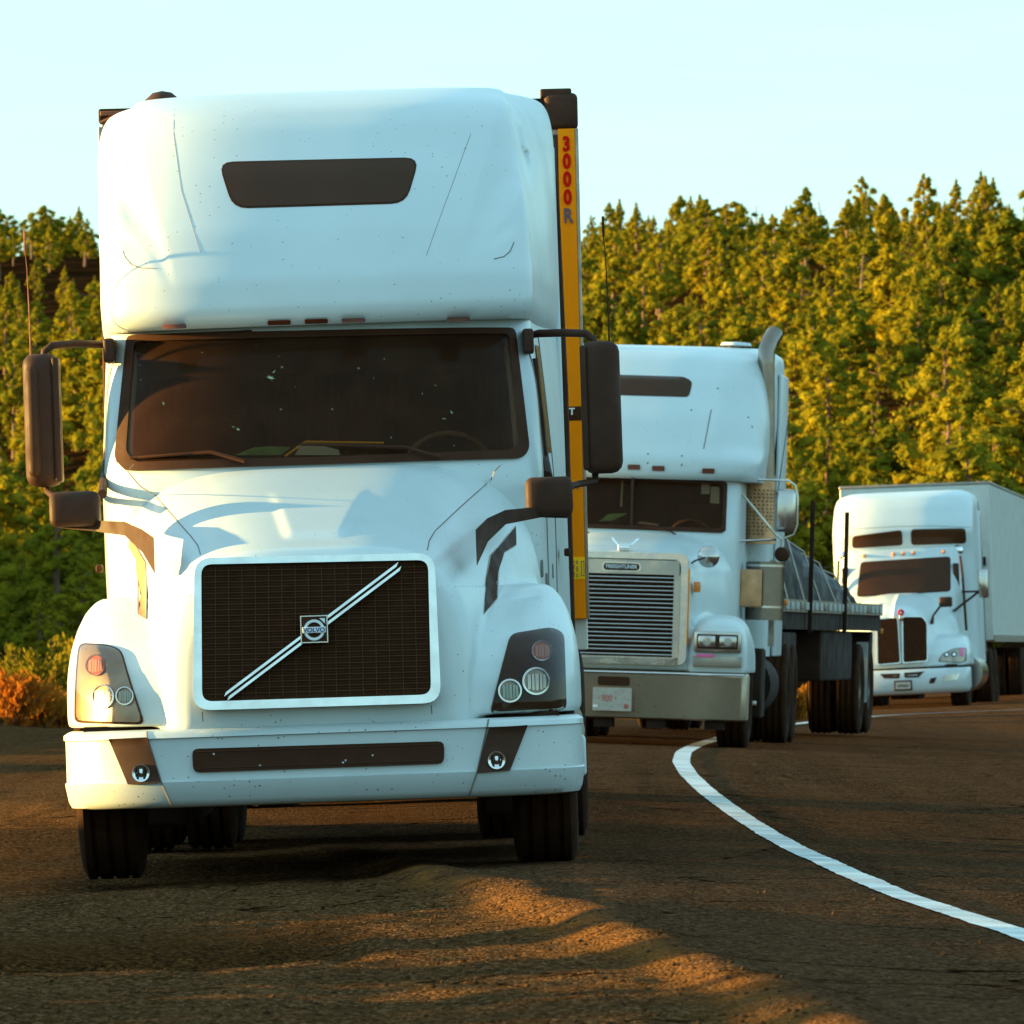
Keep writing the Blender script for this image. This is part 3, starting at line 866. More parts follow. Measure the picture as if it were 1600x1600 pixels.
# sleeper/door details on the visible side
for s in (-1, 1):
    dh = MB()
    for (y0, z0, z1) in ((3.35, 1.28, 2.62), (2.55, 1.3, 2.60)):
        pts = [(s * 1.24, y0, z0), (s * 1.24, y0, z1)]
        tr = BVHTree.FromPolygons([v.co for v in cab_me.vertices], [list(p.vertices) for p in cab_me.polygons])
        pp = []
        for i in range(12):
            z = z0 + (z1 - z0) * i / 11
            h = tr.ray_cast(Vector((s * 3, y0, z)), Vector((-s, 0, 0)))
            if h[0]: pp.append(h[0])
        if len(pp) > 2: dh.tube(pp, .006, 5)
    dh.build('door_seam', M['gap'], t1)
    bw = MB(); gv = []
    for yy in (2.95, 3.05, 3.15, 3.25):
        for zz in (2.02, 2.2, 2.4, 2.56):
            h = tr.ray_cast(Vector((s * 3, yy, zz)), Vector((-s, 0, 0)))
            gv.append(h[0] + Vector((s * .006, 0, 0)))
    bw.add(gv, [(4 * a + b, 4 * a + b + 1, 4 * a + b + 5, 4 * a + b + 4) for a in range(3) for b in range(3)]).build('side_window', M['dark_glass'], t1)
    h = MB().box(s * 1.19 - .012, s * 1.19 + .02, 3.5, 3.66, 1.50, 1.54, .01); h.build('door_handle', M['black'], t1)
# small vents and a badge low on the door
for (px, py, w_, h_) in [(846, 890, .022, .085), (863, 892, .014, .075), (853, 910, .022, .085)]:
    x, z = A.loc(px, py, 2.9)
    MB().box(x - w_ / 2, x + w_ / 2, cab_y(x, z) - .012, cab_y(x, z) + .03, z - h_ / 2, z + h_ / 2, .006).build('side_vent', M['gap'], t1)
x, z = A.loc(248, 148, 4.2)
MB().lathe([(z - .03, .10), (z + .0, .09), (z + .035, .05), (z + .045, .001)], 'z', (x, 4.6, 0), 20).build('roof_dome', M['plastic'], t1)

# --- hood and front wings as one moulded shell
hs = [(.05, .62, 1.38, .70, 4.2), (.09, .69, 1.48, .70, 4.0), (.17, .735, 1.545, .70, 3.8), (.4, .78, 1.60, .70, 3.8), (.8, .86, 1.70, .70, 3.8), (1.3, .96, 1.825, .70, 3.8), (1.8, 1.04, 1.945, .70, 4.0), (2.15, 1.08, 2.0, .70, 4.2)]
shell = yloft(hs, 0, 72)
wr = [(.735, .09, 1.232, 1.25, 3.8), (.90, .11, 1.232, 1.25, 3.8), (1.0, .16, 1.228, 1.25, 3.7), (1.1, .26, 1.215, 1.2, 3.5), (1.2, .42, 1.19, 1.15, 3.2), (1.28, .60, 1.155, 1.05, 3.0), (1.335, .80, 1.11, .9, 2.8), (1.36, 1.0, 1.05, .7, 2.6)]
zl = zloft(wr, 1.95, N=72); shell.add(zl.v, zl.f)
shell.box(-1.14, 1.14, 1.2, 2.1, .735, 1.2)
me = union(shell, .016, 16, 'hood')
bm = bmesh.new(); bm.from_mesh(me)
for v in bm.verts:
    x, y, z = v.co
    # pressed V in the middle of the hood
    if z > 1.55:
        e = abs(x) - .10 - (z - 1.58) * .42
        v.co.z += .012 * (1 - sst(0, .05, e)) * sst(1.58, 1.63, z) * (1 - sst(1.72, 1.86, z))
    xc_ = .515 + y * .215
    if z > 1.35: v.co.z -= .013 * sst(xc_ - .006, xc_ + .016, abs(x))
    # lower valley between wing and hood
    ax = abs(x)
    if z > .8: 
        g = exp(-((ax - .80) / .09) ** 2) * sst(.95, 1.25, z) * (1 - sst(.9, 1.4, y)) * (1 - sst(1.45, 1.6, z))
        v.co.y += .02 * g
bm.to_mesh(me); bm.free()
hood = link('hood', me, M['white'], t1)
hy = hitter(bvh(hood))
sm = MB()
for pts in ([(312, 866), (308, 852), (297, 838), (255, 793), (222, 757), (211, 741), (222, 731)], [(668, 860), (671, 845), (680, 830), (718, 793), (757, 757), (783, 733)]):
    pp = []
    for a, b in pts:
        for yd in (1.0,): pp.append(A.loc(a, b, .3 + (868 - b) / 140 * 1.7))
    sm.tube(drape(pp, hy, .0005), .0032, 5)
sm.build('hood_seam', M['gap'], t1)

# --- grille
gy = lambda x, z: -.015 + (z - .8) * .075
GO = rpoly(A.poly([(304, 872), (679, 864), (690, 1098), (303, 1110)], .05), .085, 5)
GI = rpoly(A.poly([(315, 882), (669, 875), (674, 1085), (317, 1096)], .05), .05, 5)
GI2 = rpoly(A.poly([(312, 879), (672, 872), (677, 1088), (314, 1099)], .05), .055, 5)
patch('grille_surround', GO, gy, .03, .09, M['chrome'], t1, .1, hole=GI)
gr = patch('grille', GI2, gy, .004, .05, M['mesh_dark'], t1, .2)
g = MB()
b0 = [A.loc(*p, .05) for p in ((317, 1094), (673, 1084), (668, 877), (316, 884))]
def bil(u, v):
    a = Vector(b0[0]).lerp(Vector(b0[1]), u); b = Vector(b0[3]).lerp(Vector(b0[2]), u); return a.lerp(b, v)
for i in range(1, 17):
    p = bil(i / 17, .01); q = bil(i / 17, .99); g.tube([(p.x, gy(0, p.y) - .012, p.y), (q.x, gy(0, q.y) - .012, q.y)], .0022, 4)
for i in range(1, 24):
    p = bil(.005, i / 24); q = bil(.995, i / 24); g.tube([(p.x, gy(0, p.y) - .014, p.y), (q.x, gy(0, q.y) - .014, q.y)], .0022, 4)
for i in range(1, 24, 1):
    p = bil(.005, (i + .5) / 24); q = bil(.995, (i + .5) / 24); g.tube([(p.x, gy(0, p.y) - .008, p.y), (q.x, gy(0, q.y) - .008, q.y)], .0011, 4)
g.build('grille_wires', M['mesh_bar'], gr)
# diagonal bar: two bright rails on a dark core
a = Vector(A.loc(352, 1090, .0)); b = Vector(A.loc(626, 883, .0)); d = (b - a).normalized(); n = Vector((-d.y, d.x))
def slat(name, o0, o1, m, y, th, parent):
    q = [a + n * o0, a + n * o1 + d * .02, b + n * o1, b + n * o0 - d * .02]
    return patch(name, [tuple(v) for v in q], gy, y, th, m, parent, .2)
bar = slat('grille_bar', -.017, .017, M['black'], .032, .03, t1)
slat('bar_rail', .006, .018, M['chrome'], .044, .02, bar); slat('bar_rail', -.018, -.006, M['chrome'], .044, .02, bar)
# the square badge
ex_, ez_ = A.loc(491.5, 983, 0)
bd = MB().box(ex_ - .062, ex_ + .062, gy(0, ez_) - .075, gy(0, ez_) - .02, ez_ - .062, ez_ + .062, .006).build('badge', M['black'], t1)
yb = gy(0, ez_) - .077
rim_ = MB()
for (u0, u1, v0, v1) in ((-.064, .064, .059, .064), (-.064, .064, -.064, -.059), (-.064, -.059, -.059, .059), (.059, .064, -.059, .059)):
    rim_.box(ex_ + u0, ex_ + u1, yb - .004, yb + .004, ez_ + v0, ez_ + v1)
rim_.build('badge_border', M['chrome'], bd)
rg = MB()
vs = []; fs = []
for k in range(48):
    aa = 2 * pi * k / 48
    for r in (.036, .049): 
        for yy in (yb - .010, yb): vs.append((ex_ + r * cos(aa), yy, ez_ - .004 + r * sin(aa)))
for k in range(48):
    a_, b_ = 4 * k, 4 * ((k + 1) % 48)
    fs += [(a_, b_, b_ + 2, a_ + 2), (a_ + 1, a_ + 3, b_ + 3, b_ + 1), (a_, a_ + 1, b_ + 1, b_), (a_ + 2, b_ + 2, b_ + 3, a_ + 3)]
rg.add(vs, fs)
c0 = Vector((ex_ + .030, ez_ + .028))
tri = [(.0, -.012), (-.014, .0), (.004, .018)]
p_ = [(ex_ + .026, ez_ + .050), (ex_ + .052, ez_ + .050), (ex_ + .052, ez_ + .024)]
rg.add([(x, yb - .012, z) for x, z in p_] + [(x, yb, z) for x, z in p_], [(0, 1, 2), (3, 5, 4), (0, 3, 4, 1), (1, 4, 5, 2), (2, 5, 3, 0)])
rg.box(ex_ - .054, ex_ + .054, yb - .014, yb - .001, ez_ - .018, ez_ + .010, .002)
rg.build('badge_ring', M['white_ink'], bd)
text('VOLVO', .030, (ex_, yb - .0155, ez_ - .0045), M['blue_ink'], bd, 'badge_lettering', .001, .0006, 1.02)

# --- headlights
for side in (-1, 1):
    if side < 0:
        P = [(112, 1004), (160, 1006), (187, 1014), (228, 1132), (110, 1130)]; dep = .25
        L1_, L2_, L3_ = (145, 1039, .052), (159, 1088, .058), (195, 1087, .044)
    else:
        P = [(797, 990), (862, 979), (882, 988), (886, 1110), (765, 1116)]; dep = .25
        L1_, L2_, L3_ = (847, 1016, .050), (838, 1064, .066), (797, 1079, .056)
    po = rpoly(A.poly(P, dep), .035, 3)
    hl = patch('headlight', po, hy, .006, .02, M['black'], t1, .03)
    cx = sum(p[0] for p in po) / len(po); cz = sum(p[1] for p in po) / len(po)
    po2 = [(cx + (x - cx) * .93, cz + (z - cz) * .95) for x, z in po]
    patch('reflector_housing', po2, hy, .010, .004, M['alu'] if side < 0 else M['black'], hl, .03)  # left housing paler: sun glare put into its colour
    for (lx, ly, r), mm, mi in ((L1_, 'red', 'lamp_red'), (L2_, 'chrome', 'satin'), (L3_, 'chrome', 'paper_white')):
        x, z = A.loc(lx, ly, dep)
        circ = lambda q: [(x + q * r * cos(k * pi / 12), z + q * r * sin(k * pi / 12)) for k in range(24)]
        lm = patch('lamp', circ(1.0), hy, .026, .014, M['chrome'], hl, .02, hole=circ(.86))
        patch('lamp_lens', circ(.88), hy, .016, .006, M['red'] if mm == 'red' else M['alu'], hl, .02)
        for q, ww in ((-.5, .12), (-.22, .09), (.05, .12), (.34, .09), (.58, .1)):
            hh = sqrt(1 - q * q) * r * .66
            patch('lamp_flute', [(x + (q - ww) * r, z - hh), (x + (q + ww) * r, z - hh), (x + (q + ww) * r, z + hh * .8), (x + (q - ww) * r, z + hh * .8)], hy, .021, .004, M[mi], hl, .02)
    lip = A.poly([(P[-1][0], P[-1][1] - 9), (P[-2][0], P[-2][1] - 9), (P[-2][0], P[-2][1]), (P[-1][0], P[-1][1])], dep)
    patch('clear_cover', po, hy, .036, 0, M['lens'], hl, .03)

# --- bumper
br = [(.350, .10, 1.17, .95, 4.2), (.358, .06, 1.21, .95, 4.2), (.385, .03, 1.222, .95, 4.2), (.455, .004, 1.234, .95, 4.2), (.472, .0, 1.236, .95, 4.2), (.478, .012, 1.228, .95, 4.2), (.58, .016, 1.228, .95, 4.2), (.673, .012, 1.228, .95, 4.2), (.678, -.002, 1.236, .95, 4.2), (.700, .01, 1.236, .95, 4.2), (.714, .03, 1.215, .95, 4.2), (.719, .06, 1.20, .95, 4.2)]
bmp = zloft(br, 1.02, N=110)
bump_o = bmp.build('bumper', M['white_bug'], t1)
by = hitter(bvh(bump_o))
MB().box(-1.12, 1.12, .30, .9, .715, .74).build('bumper_gap', M['chassis'], t1, smooth=False)
def opening(name, P, r, m='black'):
    return patch(name, rpoly(A.poly(P, .02), r, 3), by, .016, .03, M[m], t1, .02)
opening('air_intake', [(300, 1170), (694, 1158), (694, 1193), (302, 1207)], .03)
lipm = MB()
for P in ([(306, 1175), (690, 1163)], [(306, 1201), (690, 1188)]):
    q = [A.loc(*p, .02) for p in P]; lipm.tube(drape(q, by, .016, .1), .003, 5)
lipm.build('intake_lip', M['plastic'], t1)
for P, (lx, ly) in (([(168, 1155), (229, 1152), (251, 1223), (199, 1226)], (220, 1208)), ([(764, 1137), (825, 1133), (797, 1204), (745, 1208)], (776, 1188))):
    opening('fog_light_bezel', P, .006, 'plastic')
    x, z = A.loc(lx, ly, .03); y = by(x, z) - .014
    fo = MB().lathe([(y - .003, .041), (y - .018, .041), (y - .018, .036), (y - .006, .02), (y - .010, .001)], 'y', (x, 0, z), 26, close=False).build('fog_light', M['chrome'], t1)
    f2 = MB()
    for q in (-.014, .014): f2.box(x + q - .004, x + q + .004, y - .02, y - .008, z - .026, z + .026)
    f2.build('lamp_flutes', M['plastic'], fo)
sm = MB()
for P in ([(228, 1137), (229, 1150), (252, 1222), (267, 1257)], [(765, 1116), (761, 1136), (745, 1208), (733, 1243)]):
    sm.tube(drape([A.loc(*p, .03) for p in P], by, .002, .008), .0042, 5)
for P in ([(316, 1112), (317, 1126)], [(674, 1102), (675, 1116)]):
    sm.tube(drape([A.loc(*p, .06) for p in P], hy, .0), .0025, 5)
sm.build('bumper_seam', M['gap'], t1)
# the chips of paint caught in the intake
ch = MB()
for (px, py) in ((536, 1191), (540, 1188), (406, 1196), (334, 1178), (582, 1180)):
    x, z = A.loc(px, py, 0); y = by(x, z) - .019
    for k in range(3):
        a_ = rnd.random() * 6; r = .008
        ch.add([(x + r * cos(a_ + j * 2.1) * rnd.uniform(.4, 1), y, z + r * sin(a_ + j * 2.1) * rnd.uniform(.4, 1)) for j in range(3)], [(0, 1, 2)])
link('debris_chip', ch.mesh('debris_chip'), M['white_ink'], t1, smooth=False)

# --- hood side vents
for s in (-1, 1):
    v_ = []
    ring = [(.80, 1.545), (.62, 1.50), (.45, 1.42), (.36, 1.2), (.33, 1.02), (.43, 1.08), (.49, 1.25), (.58, 1.40), (.82, 1.47)]
    tr = bvh(hood)
    def sidept(y, z):
        h = tr.ray_cast(Vector((s * 3, y, z)), Vector((-s, 0, 0))); return h[0]
    # side panel: outline in y,z taken from the photo as seen in front view
    P = [(789, 842), (803, 820), (803, 850), (787, 858), (781, 880), (776, 930), (757, 957), (760, 900), (766, 865)]
    if s < 0: P = [(188, 832), (200, 850), (222, 878), (230, 968), (216, 960), (208, 900), (203, 872), (187, 852)]
    else: P = [(803, 818), (804, 848), (786, 860), (779, 884), (776, 935), (756, 960), (759, 905), (765, 868)]
    pts = A.poly(P, .75)
    bmv = bmesh.new(); vv = []
    for x, z in pts:
        h = tr.ray_cast(Vector((x, -3, z)), Vector((0, 1, 0)))
        c = h[0] + h[1] * .008 if h[0] else Vector((x, 1.2, z))
        vv.append(bmv.verts.new(c))
    bmv.faces.new(vv)
    bmesh.ops.triangulate(bmv, faces=bmv.faces[:])
    bmesh.ops.subdivide_edges(bmv, edges=bmv.edges[:], cuts=3, use_grid_fill=True)
    for v in bmv.verts:
        h = tr.find_nearest(v.co); v.co = h[0] + h[1] * .006
    me = bpy.data.meshes.new('side_louvre'); bmv.to_mesh(me); bmv.free()
    so = link('side_louvre', me, M['black'] if s > 0 else M['sunlit_mesh'] if 'sunlit_mesh' in M else M['black'], t1)
    trm = MB().tube([v + Vector((0, -.002, 0)) for v in [Vector(tr.find_nearest(Vector((x, hy(x, z), z)))[0]) for x, z in pts + [pts[0]]]], .005, 5)
    trm.build('louvre_trim', M['satin'], so)

# --- mirrors
def tubepts(pl): return [(*A.loc(px, py, y),) for px, py, y in pl]
def T3(pl): return [(A.loc(px, py, y)[0], y, A.loc(px, py, y)[1]) for px, py, y in pl]
def mirror_set(side, P, arm, lower, y, hood_box, hood_arm, antenna):
    (x0, z1), (x1, z0) = A.loc(*P[0], y), A.loc(*P[1], y)
    hb = MB().box(x0, x1, y - .14, y + .06, z0, z1, .055)
    if side < 0:
        hb.box(x0 + .015, x0 + .08, y - .165, y - .05, z0 + .05, z1 - .06, .03)
    o = hb.build('door_mirror', M['plastic'], t1)
    MB().box(x0 + .02, x1 - .02, y + .058, y + .066, z0 + .03, z1 - .03, .003).build('mirror_glass', M['mirror'], o)
    MB().box(x0 + (.0 if side > 0 else x1 - x0 - .035), x1 - ((x1 - x0 - .03) if side > 0 else 0.0), y - .15, y + .05, z0 + .02, z1 - .02, .012).build('mirror_edge', M['plastic'], o)
    MB().tube(T3(arm), .020, 10).tube(T3(lower), .017, 10).build('mirror_arm', M['plastic'], o)
    MB().tube(T3(antenna), [.006, .004, .003, .003, .007, .007][:len(antenna)], 6).build('antenna', M['rust'] if side < 0 else M['black'], o)
    (x0, z1), (x1, z0) = A.loc(*hood_box[0], 1.2), A.loc(*hood_box[1], 1.2)
    hm = MB().box(x0, x1, 1.05, 1.28, z0, z1, .035).build('hood_mirror', M['plastic'], t1)
    ar = T3(hood_arm)
    vs = []
    # a flat tapering bracket
    B = MB(); hgt = [.030, .026, .034, .055, .085]
    vv = []
    for (x, yy, z), h in zip(ar, hgt):
        vv += [(x, yy - .025, z + h), (x, yy + .03, z + h), (x, yy + .03, z - h), (x, yy - .025, z - h)]
    ff = [(0, 1, 2, 3), (16, 19, 18, 17)]
    for i in range(4):
        for k in range(4): ff.append((4 * i + k, 4 * i + (k + 1) % 4, 4 * i + 4 + (k + 1) % 4, 4 * i + 4 + k))
    B.add(vv, ff).build('mirror_bracket', M['plastic'], hm, smooth=False)
mirror_set(-1, ((36, 555), (100, 760)), [(68, 562, 2.45), (70, 548, 2.45), (82, 540, 2.45), (120, 537, 2.5), (172, 539, 2.6), (178, 552, 2.62)],
           [(70, 750, 2.45), (74, 768, 2.4), (84, 776, 2.2), (120, 790, 1.6)], 2.45, ((78, 770), (158, 822)),
           [(90, 815, 1.2), (150, 822, 1.1), (195, 826, .85), (222, 845, .62), (241, 868, .42)], [(48, 557, 2.4), (46, 500, 2.4), (42, 420, 2.4), (40, 400, 2.4), (39, 395, 2.4), (38, 360, 2.4)])
mirror_set(1, ((905, 535), (974, 739)), [(930, 545, 2.45), (927, 530, 2.45), (915, 521, 2.45), (880, 520, 2.5), (842, 521, 2.6), (826, 525, 2.62), (826, 540, 2.62)],
           [(930, 738, 2.45), (930, 752, 2.4), (905, 756, 2.3), (890, 760, 2.0), (880, 775, 1.5)], 2.45, ((820, 747), (896, 806)),
           [(890, 800, 1.2), (845, 800, 1.1), (790, 808, .85), (762, 828, .62), (744, 856, .42)], [(952, 537, 2.4), (950, 480, 2.4), (946, 400, 2.4), (943, 372, 2.4), (943, 368, 2.4), (942, 338, 2.4)])
x, z = A.loc(826, 530, 2.5)
for s in (-1, 1):
    xx = s * abs(x) if s > 0 else A.loc(172, 545, 2.5)[0]
    zz = z if s > 0 else A.loc(172, 545, 2.5)[1]
    MB().box(xx - .03, xx + .025, 2.40, 2.66, zz - .07, zz + .05, .015).build('mirror_mount', M['plastic'], t1)
    pp = T3([(835, 560, 2.6), (843, 640, 2.6), (850, 715, 2.6), (853, 745, 2.4)]) if s > 0 else T3([(166, 700, 2.6), (163, 740, 2.4), (160, 772, 2.0)])
    MB().tube(pp, [.018, .018, .024, .034][:len(pp)] if s > 0 else [.01, .018, .024], 8).build('mirror_strut', M['plastic'], t1)

# --- chassis, axles, wheels
ch = MB().box(-.45, -.36, .5, 9.6, .62, .90).box(.36, .45, .5, 9.6, .62, .90).box(-.95, .95, 1.12, 1.3, .42, .56).box(-1.0, 1.0, .5, 2.2, .76, .80).box(-.4, .4, .6, 2.4, .5, 1.0)
ch.box(-1.12, 1.12, 2.2, 5.5, .90, 1.0).box(-.9, .9, 7.1, 7.25, .45, .6).box(-.9, .9, 8.4, 8.55, .45, .6).box(-.5, .5, 6.7, 8.5, .95, 1.12)
ch.tube([(-.9, .72, .60), (-.3, .72, .44), (.3, .72, .44), (.9, .72, .60)], .05, 8)
ch.build('chassis', M['chassis'], t1, smooth=False)
for s in (-1, 1):
    wheel(t1, s * 1.04, 1.22, .515, .30, s)
    MB().tube([(s * .95, 3.0, .62), (s * .95, 4.9, .62)], .30, 24).build('fuel_tank', M['satin'], t1)
    MB().box(s * .72 if s > 0 else -1.19, 1.19 if s > 0 else -.72, 2.3, 5.4, .22, .92, .03).build('side_skirt', M['chassis'], t1)
    MB().box(s * 1.2 - .04, s * 1.2 + .05, 2.35, 2.7, .40, .60, .02).build('step', M['white'], t1)
    for y in (7.2, 8.5):
        for xo in (.80, 1.13): wheel(t1, s * xo, y, .515, .27, s)
# ================================================================== its box trailer
b1 = empty('box_trailer', (-.862 + .012, Y1 + 6.55, -.05), 'tall white box trailer with an orange lettered corner post, behind the nearest truck', 'trailer', rot=(0, radians(-1.35), radians(-.35)))
B = Frame(b1)
MB().box(-1.29, 1.29, .03, 14.6, 1.10, 4.02, .01).build('trailer_box', M['trailer_white'], b1, smooth=False)
MB().box(-1.30, 1.30, .0, 14.62, 4.02, 4.10, .012).build('roof_rail', M['chassis'], b1)
cap = MB().box(1.12, 1.302, -.03, .2, 3.93, 4.125, .03).box(1.10, 1.27, -.02, .25, 4.10, 4.15, .01).build('corner_casting', M['plastic'], b1)
MB().box(-1.29, -.9, -.02, .1, 4.06, 4.085, .004).tube([(-1.29, -.03, 4.02), (-1.22, -.03, 4.05), (-1.0, -.03, 4.085), (-.8, -.03, 4.09)], .012, 6).build('rusty_rail', M['rust'], b1)
post = MB().box(1.19, 1.284, -.030, .03, 1.27, 3.93, .006).build('corner_panel', M['orange'], b1)
MB().box(1.284, 1.302, -.03, .03, 1.27, 3.93, .004).box(-1.302, -1.26, -.012, .03, 1.1, 4.0, .004).build('edge_trim', M['alu'], b1)
MB().box(1.165, 1.19, -.028, .03, 1.27, 3.9, .004).build('panel_shadow_gap', M['plastic'], b1)
for ch_, py, m_ in (('3', 226, 'red_ink'), ('0', 253, 'red_ink'), ('0', 281, 'red_ink'), ('0', 309, 'red_ink'), ('R', 338, 'dark_ink')):
    x, z = B.loc(892, py, -.03)
    text(ch_, .108, (1.236, -.036, z), M[m_], post, 'lettering', .0015, .003 if ch_ == 'R' else .005, .78)
x, z = B.loc(899, 646, -.03)
lab = MB().box(1.185, 1.283, -.034, -.030, z - .038, z + .038, .001).build('black_label', M['black'], post)
text('T', .05, (1.232, -.036, z + .01), M['white_ink'], lab, 'lettering', .001, .002)
x, z = B.loc(901, 762, -.03); text('070', .035, (1.235, -.032, z), M['dark_ink'], post, 'lettering', .001, .0, 1.0)
x, z = B.loc(906, 888, -.03)
yl = MB().box(1.188, 1.283, -.034, -.030, z - .060, z + .060, .001).build('yellow_label', M['yellow'], post)
mb = MB()
for (u0, u1, v0, v1) in ((.02, .035, -.045, .045),): pass
for (u0, u1, v0, v1) in ((1.262, 1.265, z - .04, z + .04), (1.276, 1.279, z - .04, z + .04), (1.262, 1.279, z + .037, z + .04), (1.262, 1.279, z - .04, z - .037)): mb.box(u0, u1, -.036, -.034, v0, v1)
for q in range(3):
    for k in range(9): 
        if (k * 7 + q * 3) % 4: mb.box(1.200 + q * .018, 1.209 + q * .018, -.036, -.034, z - .045 + k * .010, z - .039 + k * .010)
mb.build('label_print', M['dark_ink'], yl, smooth=False)
x, z = B.loc(908, 958, -.03)
MB().lathe([(-.036, .006), (-.03, .006)], 'y', (1.215, 0, z + .015), 10).build('bolt', M['chassis'], post)
MB().box(-1.1, 1.1, 2.0, 14.4, 1.0, 1.1).box(-.9, -.8, 11, 14.3, .6, 1.0).box(.8, .9, 11, 14.3, .6, 1.0).build('under_frame', M['chassis'], b1, smooth=False)
for s in (-1, 1):
    MB().box(s * .75 - .05, s * .75 + .05, 3.4, 3.5, .25, 1.0).build('landing_leg', M['chassis'], b1)
    for y in (11.9, 13.1):
        for xo in (.80, 1.12): wheel(b1, s * xo, y, .515, .27, s)

# ================================================================== the middle truck
Y2 = 83.0
t2 = empty('semi_truck', (.985, Y2, .135), 'white truck with slatted chrome grille, steel bumper and curved exhaust stack, middle of the three', 'truck', rot=(0, radians(1.6), radians(-4.7)))
C = Frame(t2)
def T2(pl): return [(C.loc(px, py, y)[0], y, C.loc(px, py, y)[1]) for px, py, y in pl]
cabb = zloft(interp([(.95, 2.22, .975, .5, 5), (2.05, 2.25, .975, .5, 5), (2.62, 2.42, .97, .5, 5)], .05, 1), 3.9, N=60)
cme = cabb.mesh('cab'); cy = hitter(bvh(cme))
ws2 = rpoly(C.poly([(842, 738), (1136, 752), (1134, 833), (838, 822)], 2.35), .05, 3)
gl2 = rpoly(C.poly([(848, 744), (1130, 757), (1128, 826), (844, 816)], 2.35), .05, 3)
bm = bmesh.new(); bm.from_mesh(cme)
kill = [f for f in bm.faces if f.calc_center_median().y < 3 and inside(ws2, f.calc_center_median().x, f.calc_center_median().z, -.01)]
bmesh.ops.delete(bm, geom=kill, context='FACES'); bm.to_mesh(cme); bm.free()
link('cab', cme, M['white'], t2)
patch('windscreen_frame', ws2, cy, .02, .05, M['black'], t2, .1, hole=gl2)
g2 = patch('windscreen', gl2, cy, .008, 0, M['glass'], t2, .1)
x0, z0 = C.loc(988, 790, 2.35)
MB().box(x0 - .012, x0 + .012, 2.27, 2.36, 2.03, 2.6).build('windscreen_divider', M['plastic'], t2)
MB().box(-.94, .94, 3.8, 3.83, 1.2, 2.6).box(-.94, .94, 2.6, 3.8, 1.2, 1.25).box(-.90, .90, 2.55, 2.9, 1.9, 2.04).build('cab_interior', M['interior'], t2, smooth=False)
for sx in (-.5, .5): MB().box(sx - .25, sx + .25, 3.3, 3.5, 1.5, 2.4, .07).build('seat', M['chassis'], t2)
for P, m_ in (([(937, 815), (952, 803), (983, 802), (958, 814)], 'paper_green'), ([(1096, 755), (1109, 755), (1109, 772), (1096, 772)], 'paper_white'), ([(1111, 760), (1124, 761), (1124, 787), (1110, 786)], 'paper_white'), ([(996, 818), (1002, 815), (1030, 819), (1030, 822)], 'plate'), ([(971, 752), (974, 752), (973, 792), (970, 792)], 'splat')):
    patch('paper_sheet', C.poly(P, 2.45), cy, -.03, .006, M[m_], t2, .1)
MB().tube([(.48 + .22 * cos(a), 2.75 - .08 * sin(a), 2.02 + .19 * sin(a)) for a in [i * 2 * pi / 24 for i in range(25)]], .015, 6).build('steering_wheel', M['plastic'], t2)
wp = MB()
for P in ([(1068, 843), (1048, 830), (1010, 822)], [(925, 836), (915, 829), (900, 820)]): wp.tube([(x, cy(x, z) - .05, z) for x, z in C.poly(P, 2.3)], .008, 5)
wp.build('wiper', M['black'], t2)
def fdisp(x, y, z):
    ax = abs(x)
    y -= .05 * exp(-((ax - .72) / .10) ** 2) * sst(2.8, 3.1, z) * (1 - sst(3.8, 3.95, z))
    y += .05 * exp(-((ax - .95) / .10) ** 2) * sst(2.85, 2.95, z) * (1 - sst(3.2, 3.8, z))
    return (x, y, z)
f2 = zloft(interp([(2.60, 2.30, 1.14, 1.4, 5), (2.63, 2.22, 1.15, 1.5, 5), (2.8, 2.22, 1.16, 1.5, 5), (2.92, 2.32, 1.18, 2.2, 4.4), (3.2, 2.52, 1.2, 2.4, 4), (3.6, 2.95, 1.2, 2.3, 3.8), (3.83, 3.3, 1.19, 2.0, 3.6), (3.92, 3.7, 1.17, 1.7, 3.4), (3.965, 4.3, 1.12, 1.1, 3.2), (3.98, 4.8, 1.03, .7, 3)], .03, 2), 5.9, N=110, disp=fdisp)
fo2 = f2.build('roof_fairing', M['white'], t2); fy2 = hitter(bvh(fo2))
zloft([(.9, 3.9, 1.19, .3, 5), (2.7, 3.9, 1.2, .3, 5)], 5.9).build('sleeper', M['white'], t2)
MB().box(1.2, 1.235, 4.6, 5.95, .9, 3.72, .03).box(-1.235, -1.2, 4.6, 5.95, .9, 3.72, .03).build('side_extender', M['white'], t2)
patch('roof_window', rpoly(C.poly([(900, 583), (1068, 588), (1082, 596), (1078, 621), (895, 616)], 2.9), .04, 3), fy2, .005, .02, M['dark_glass'], t2, .05)
for px, py in ((868, 726), (948, 729), (991, 730), (1029, 732), (1107, 736)): add_marker(t2, C, px, py, 2.25, fy2, .12, .05, off=.02)
sm = MB()
for P in ([(1111, 640), (1107, 670), (1102, 702)],): sm.tube(drape(C.poly(P, 2.6), fy2, 0), .006, 5)
for px, py in ((1014, 710), (1014, 724), (1067, 713), (1067, 727), (1117, 605), (1164, 650), (1170, 665), (1078, 640)):
    x, z = C.loc(px, py, 2.4); sm.lathe([(fy2(x, z) - .004, .010), (fy2(x, z) + .01, .010)], 'y', (x, 0, z), 8)
sm.build('panel_rivets', M['gap'], t2)
MB().lathe([(4.0, .16), (4.03, .14), (4.04, .001)], 'z', (.75, 4.9, 0), 18).build('roof_vent', M['white'], t2)
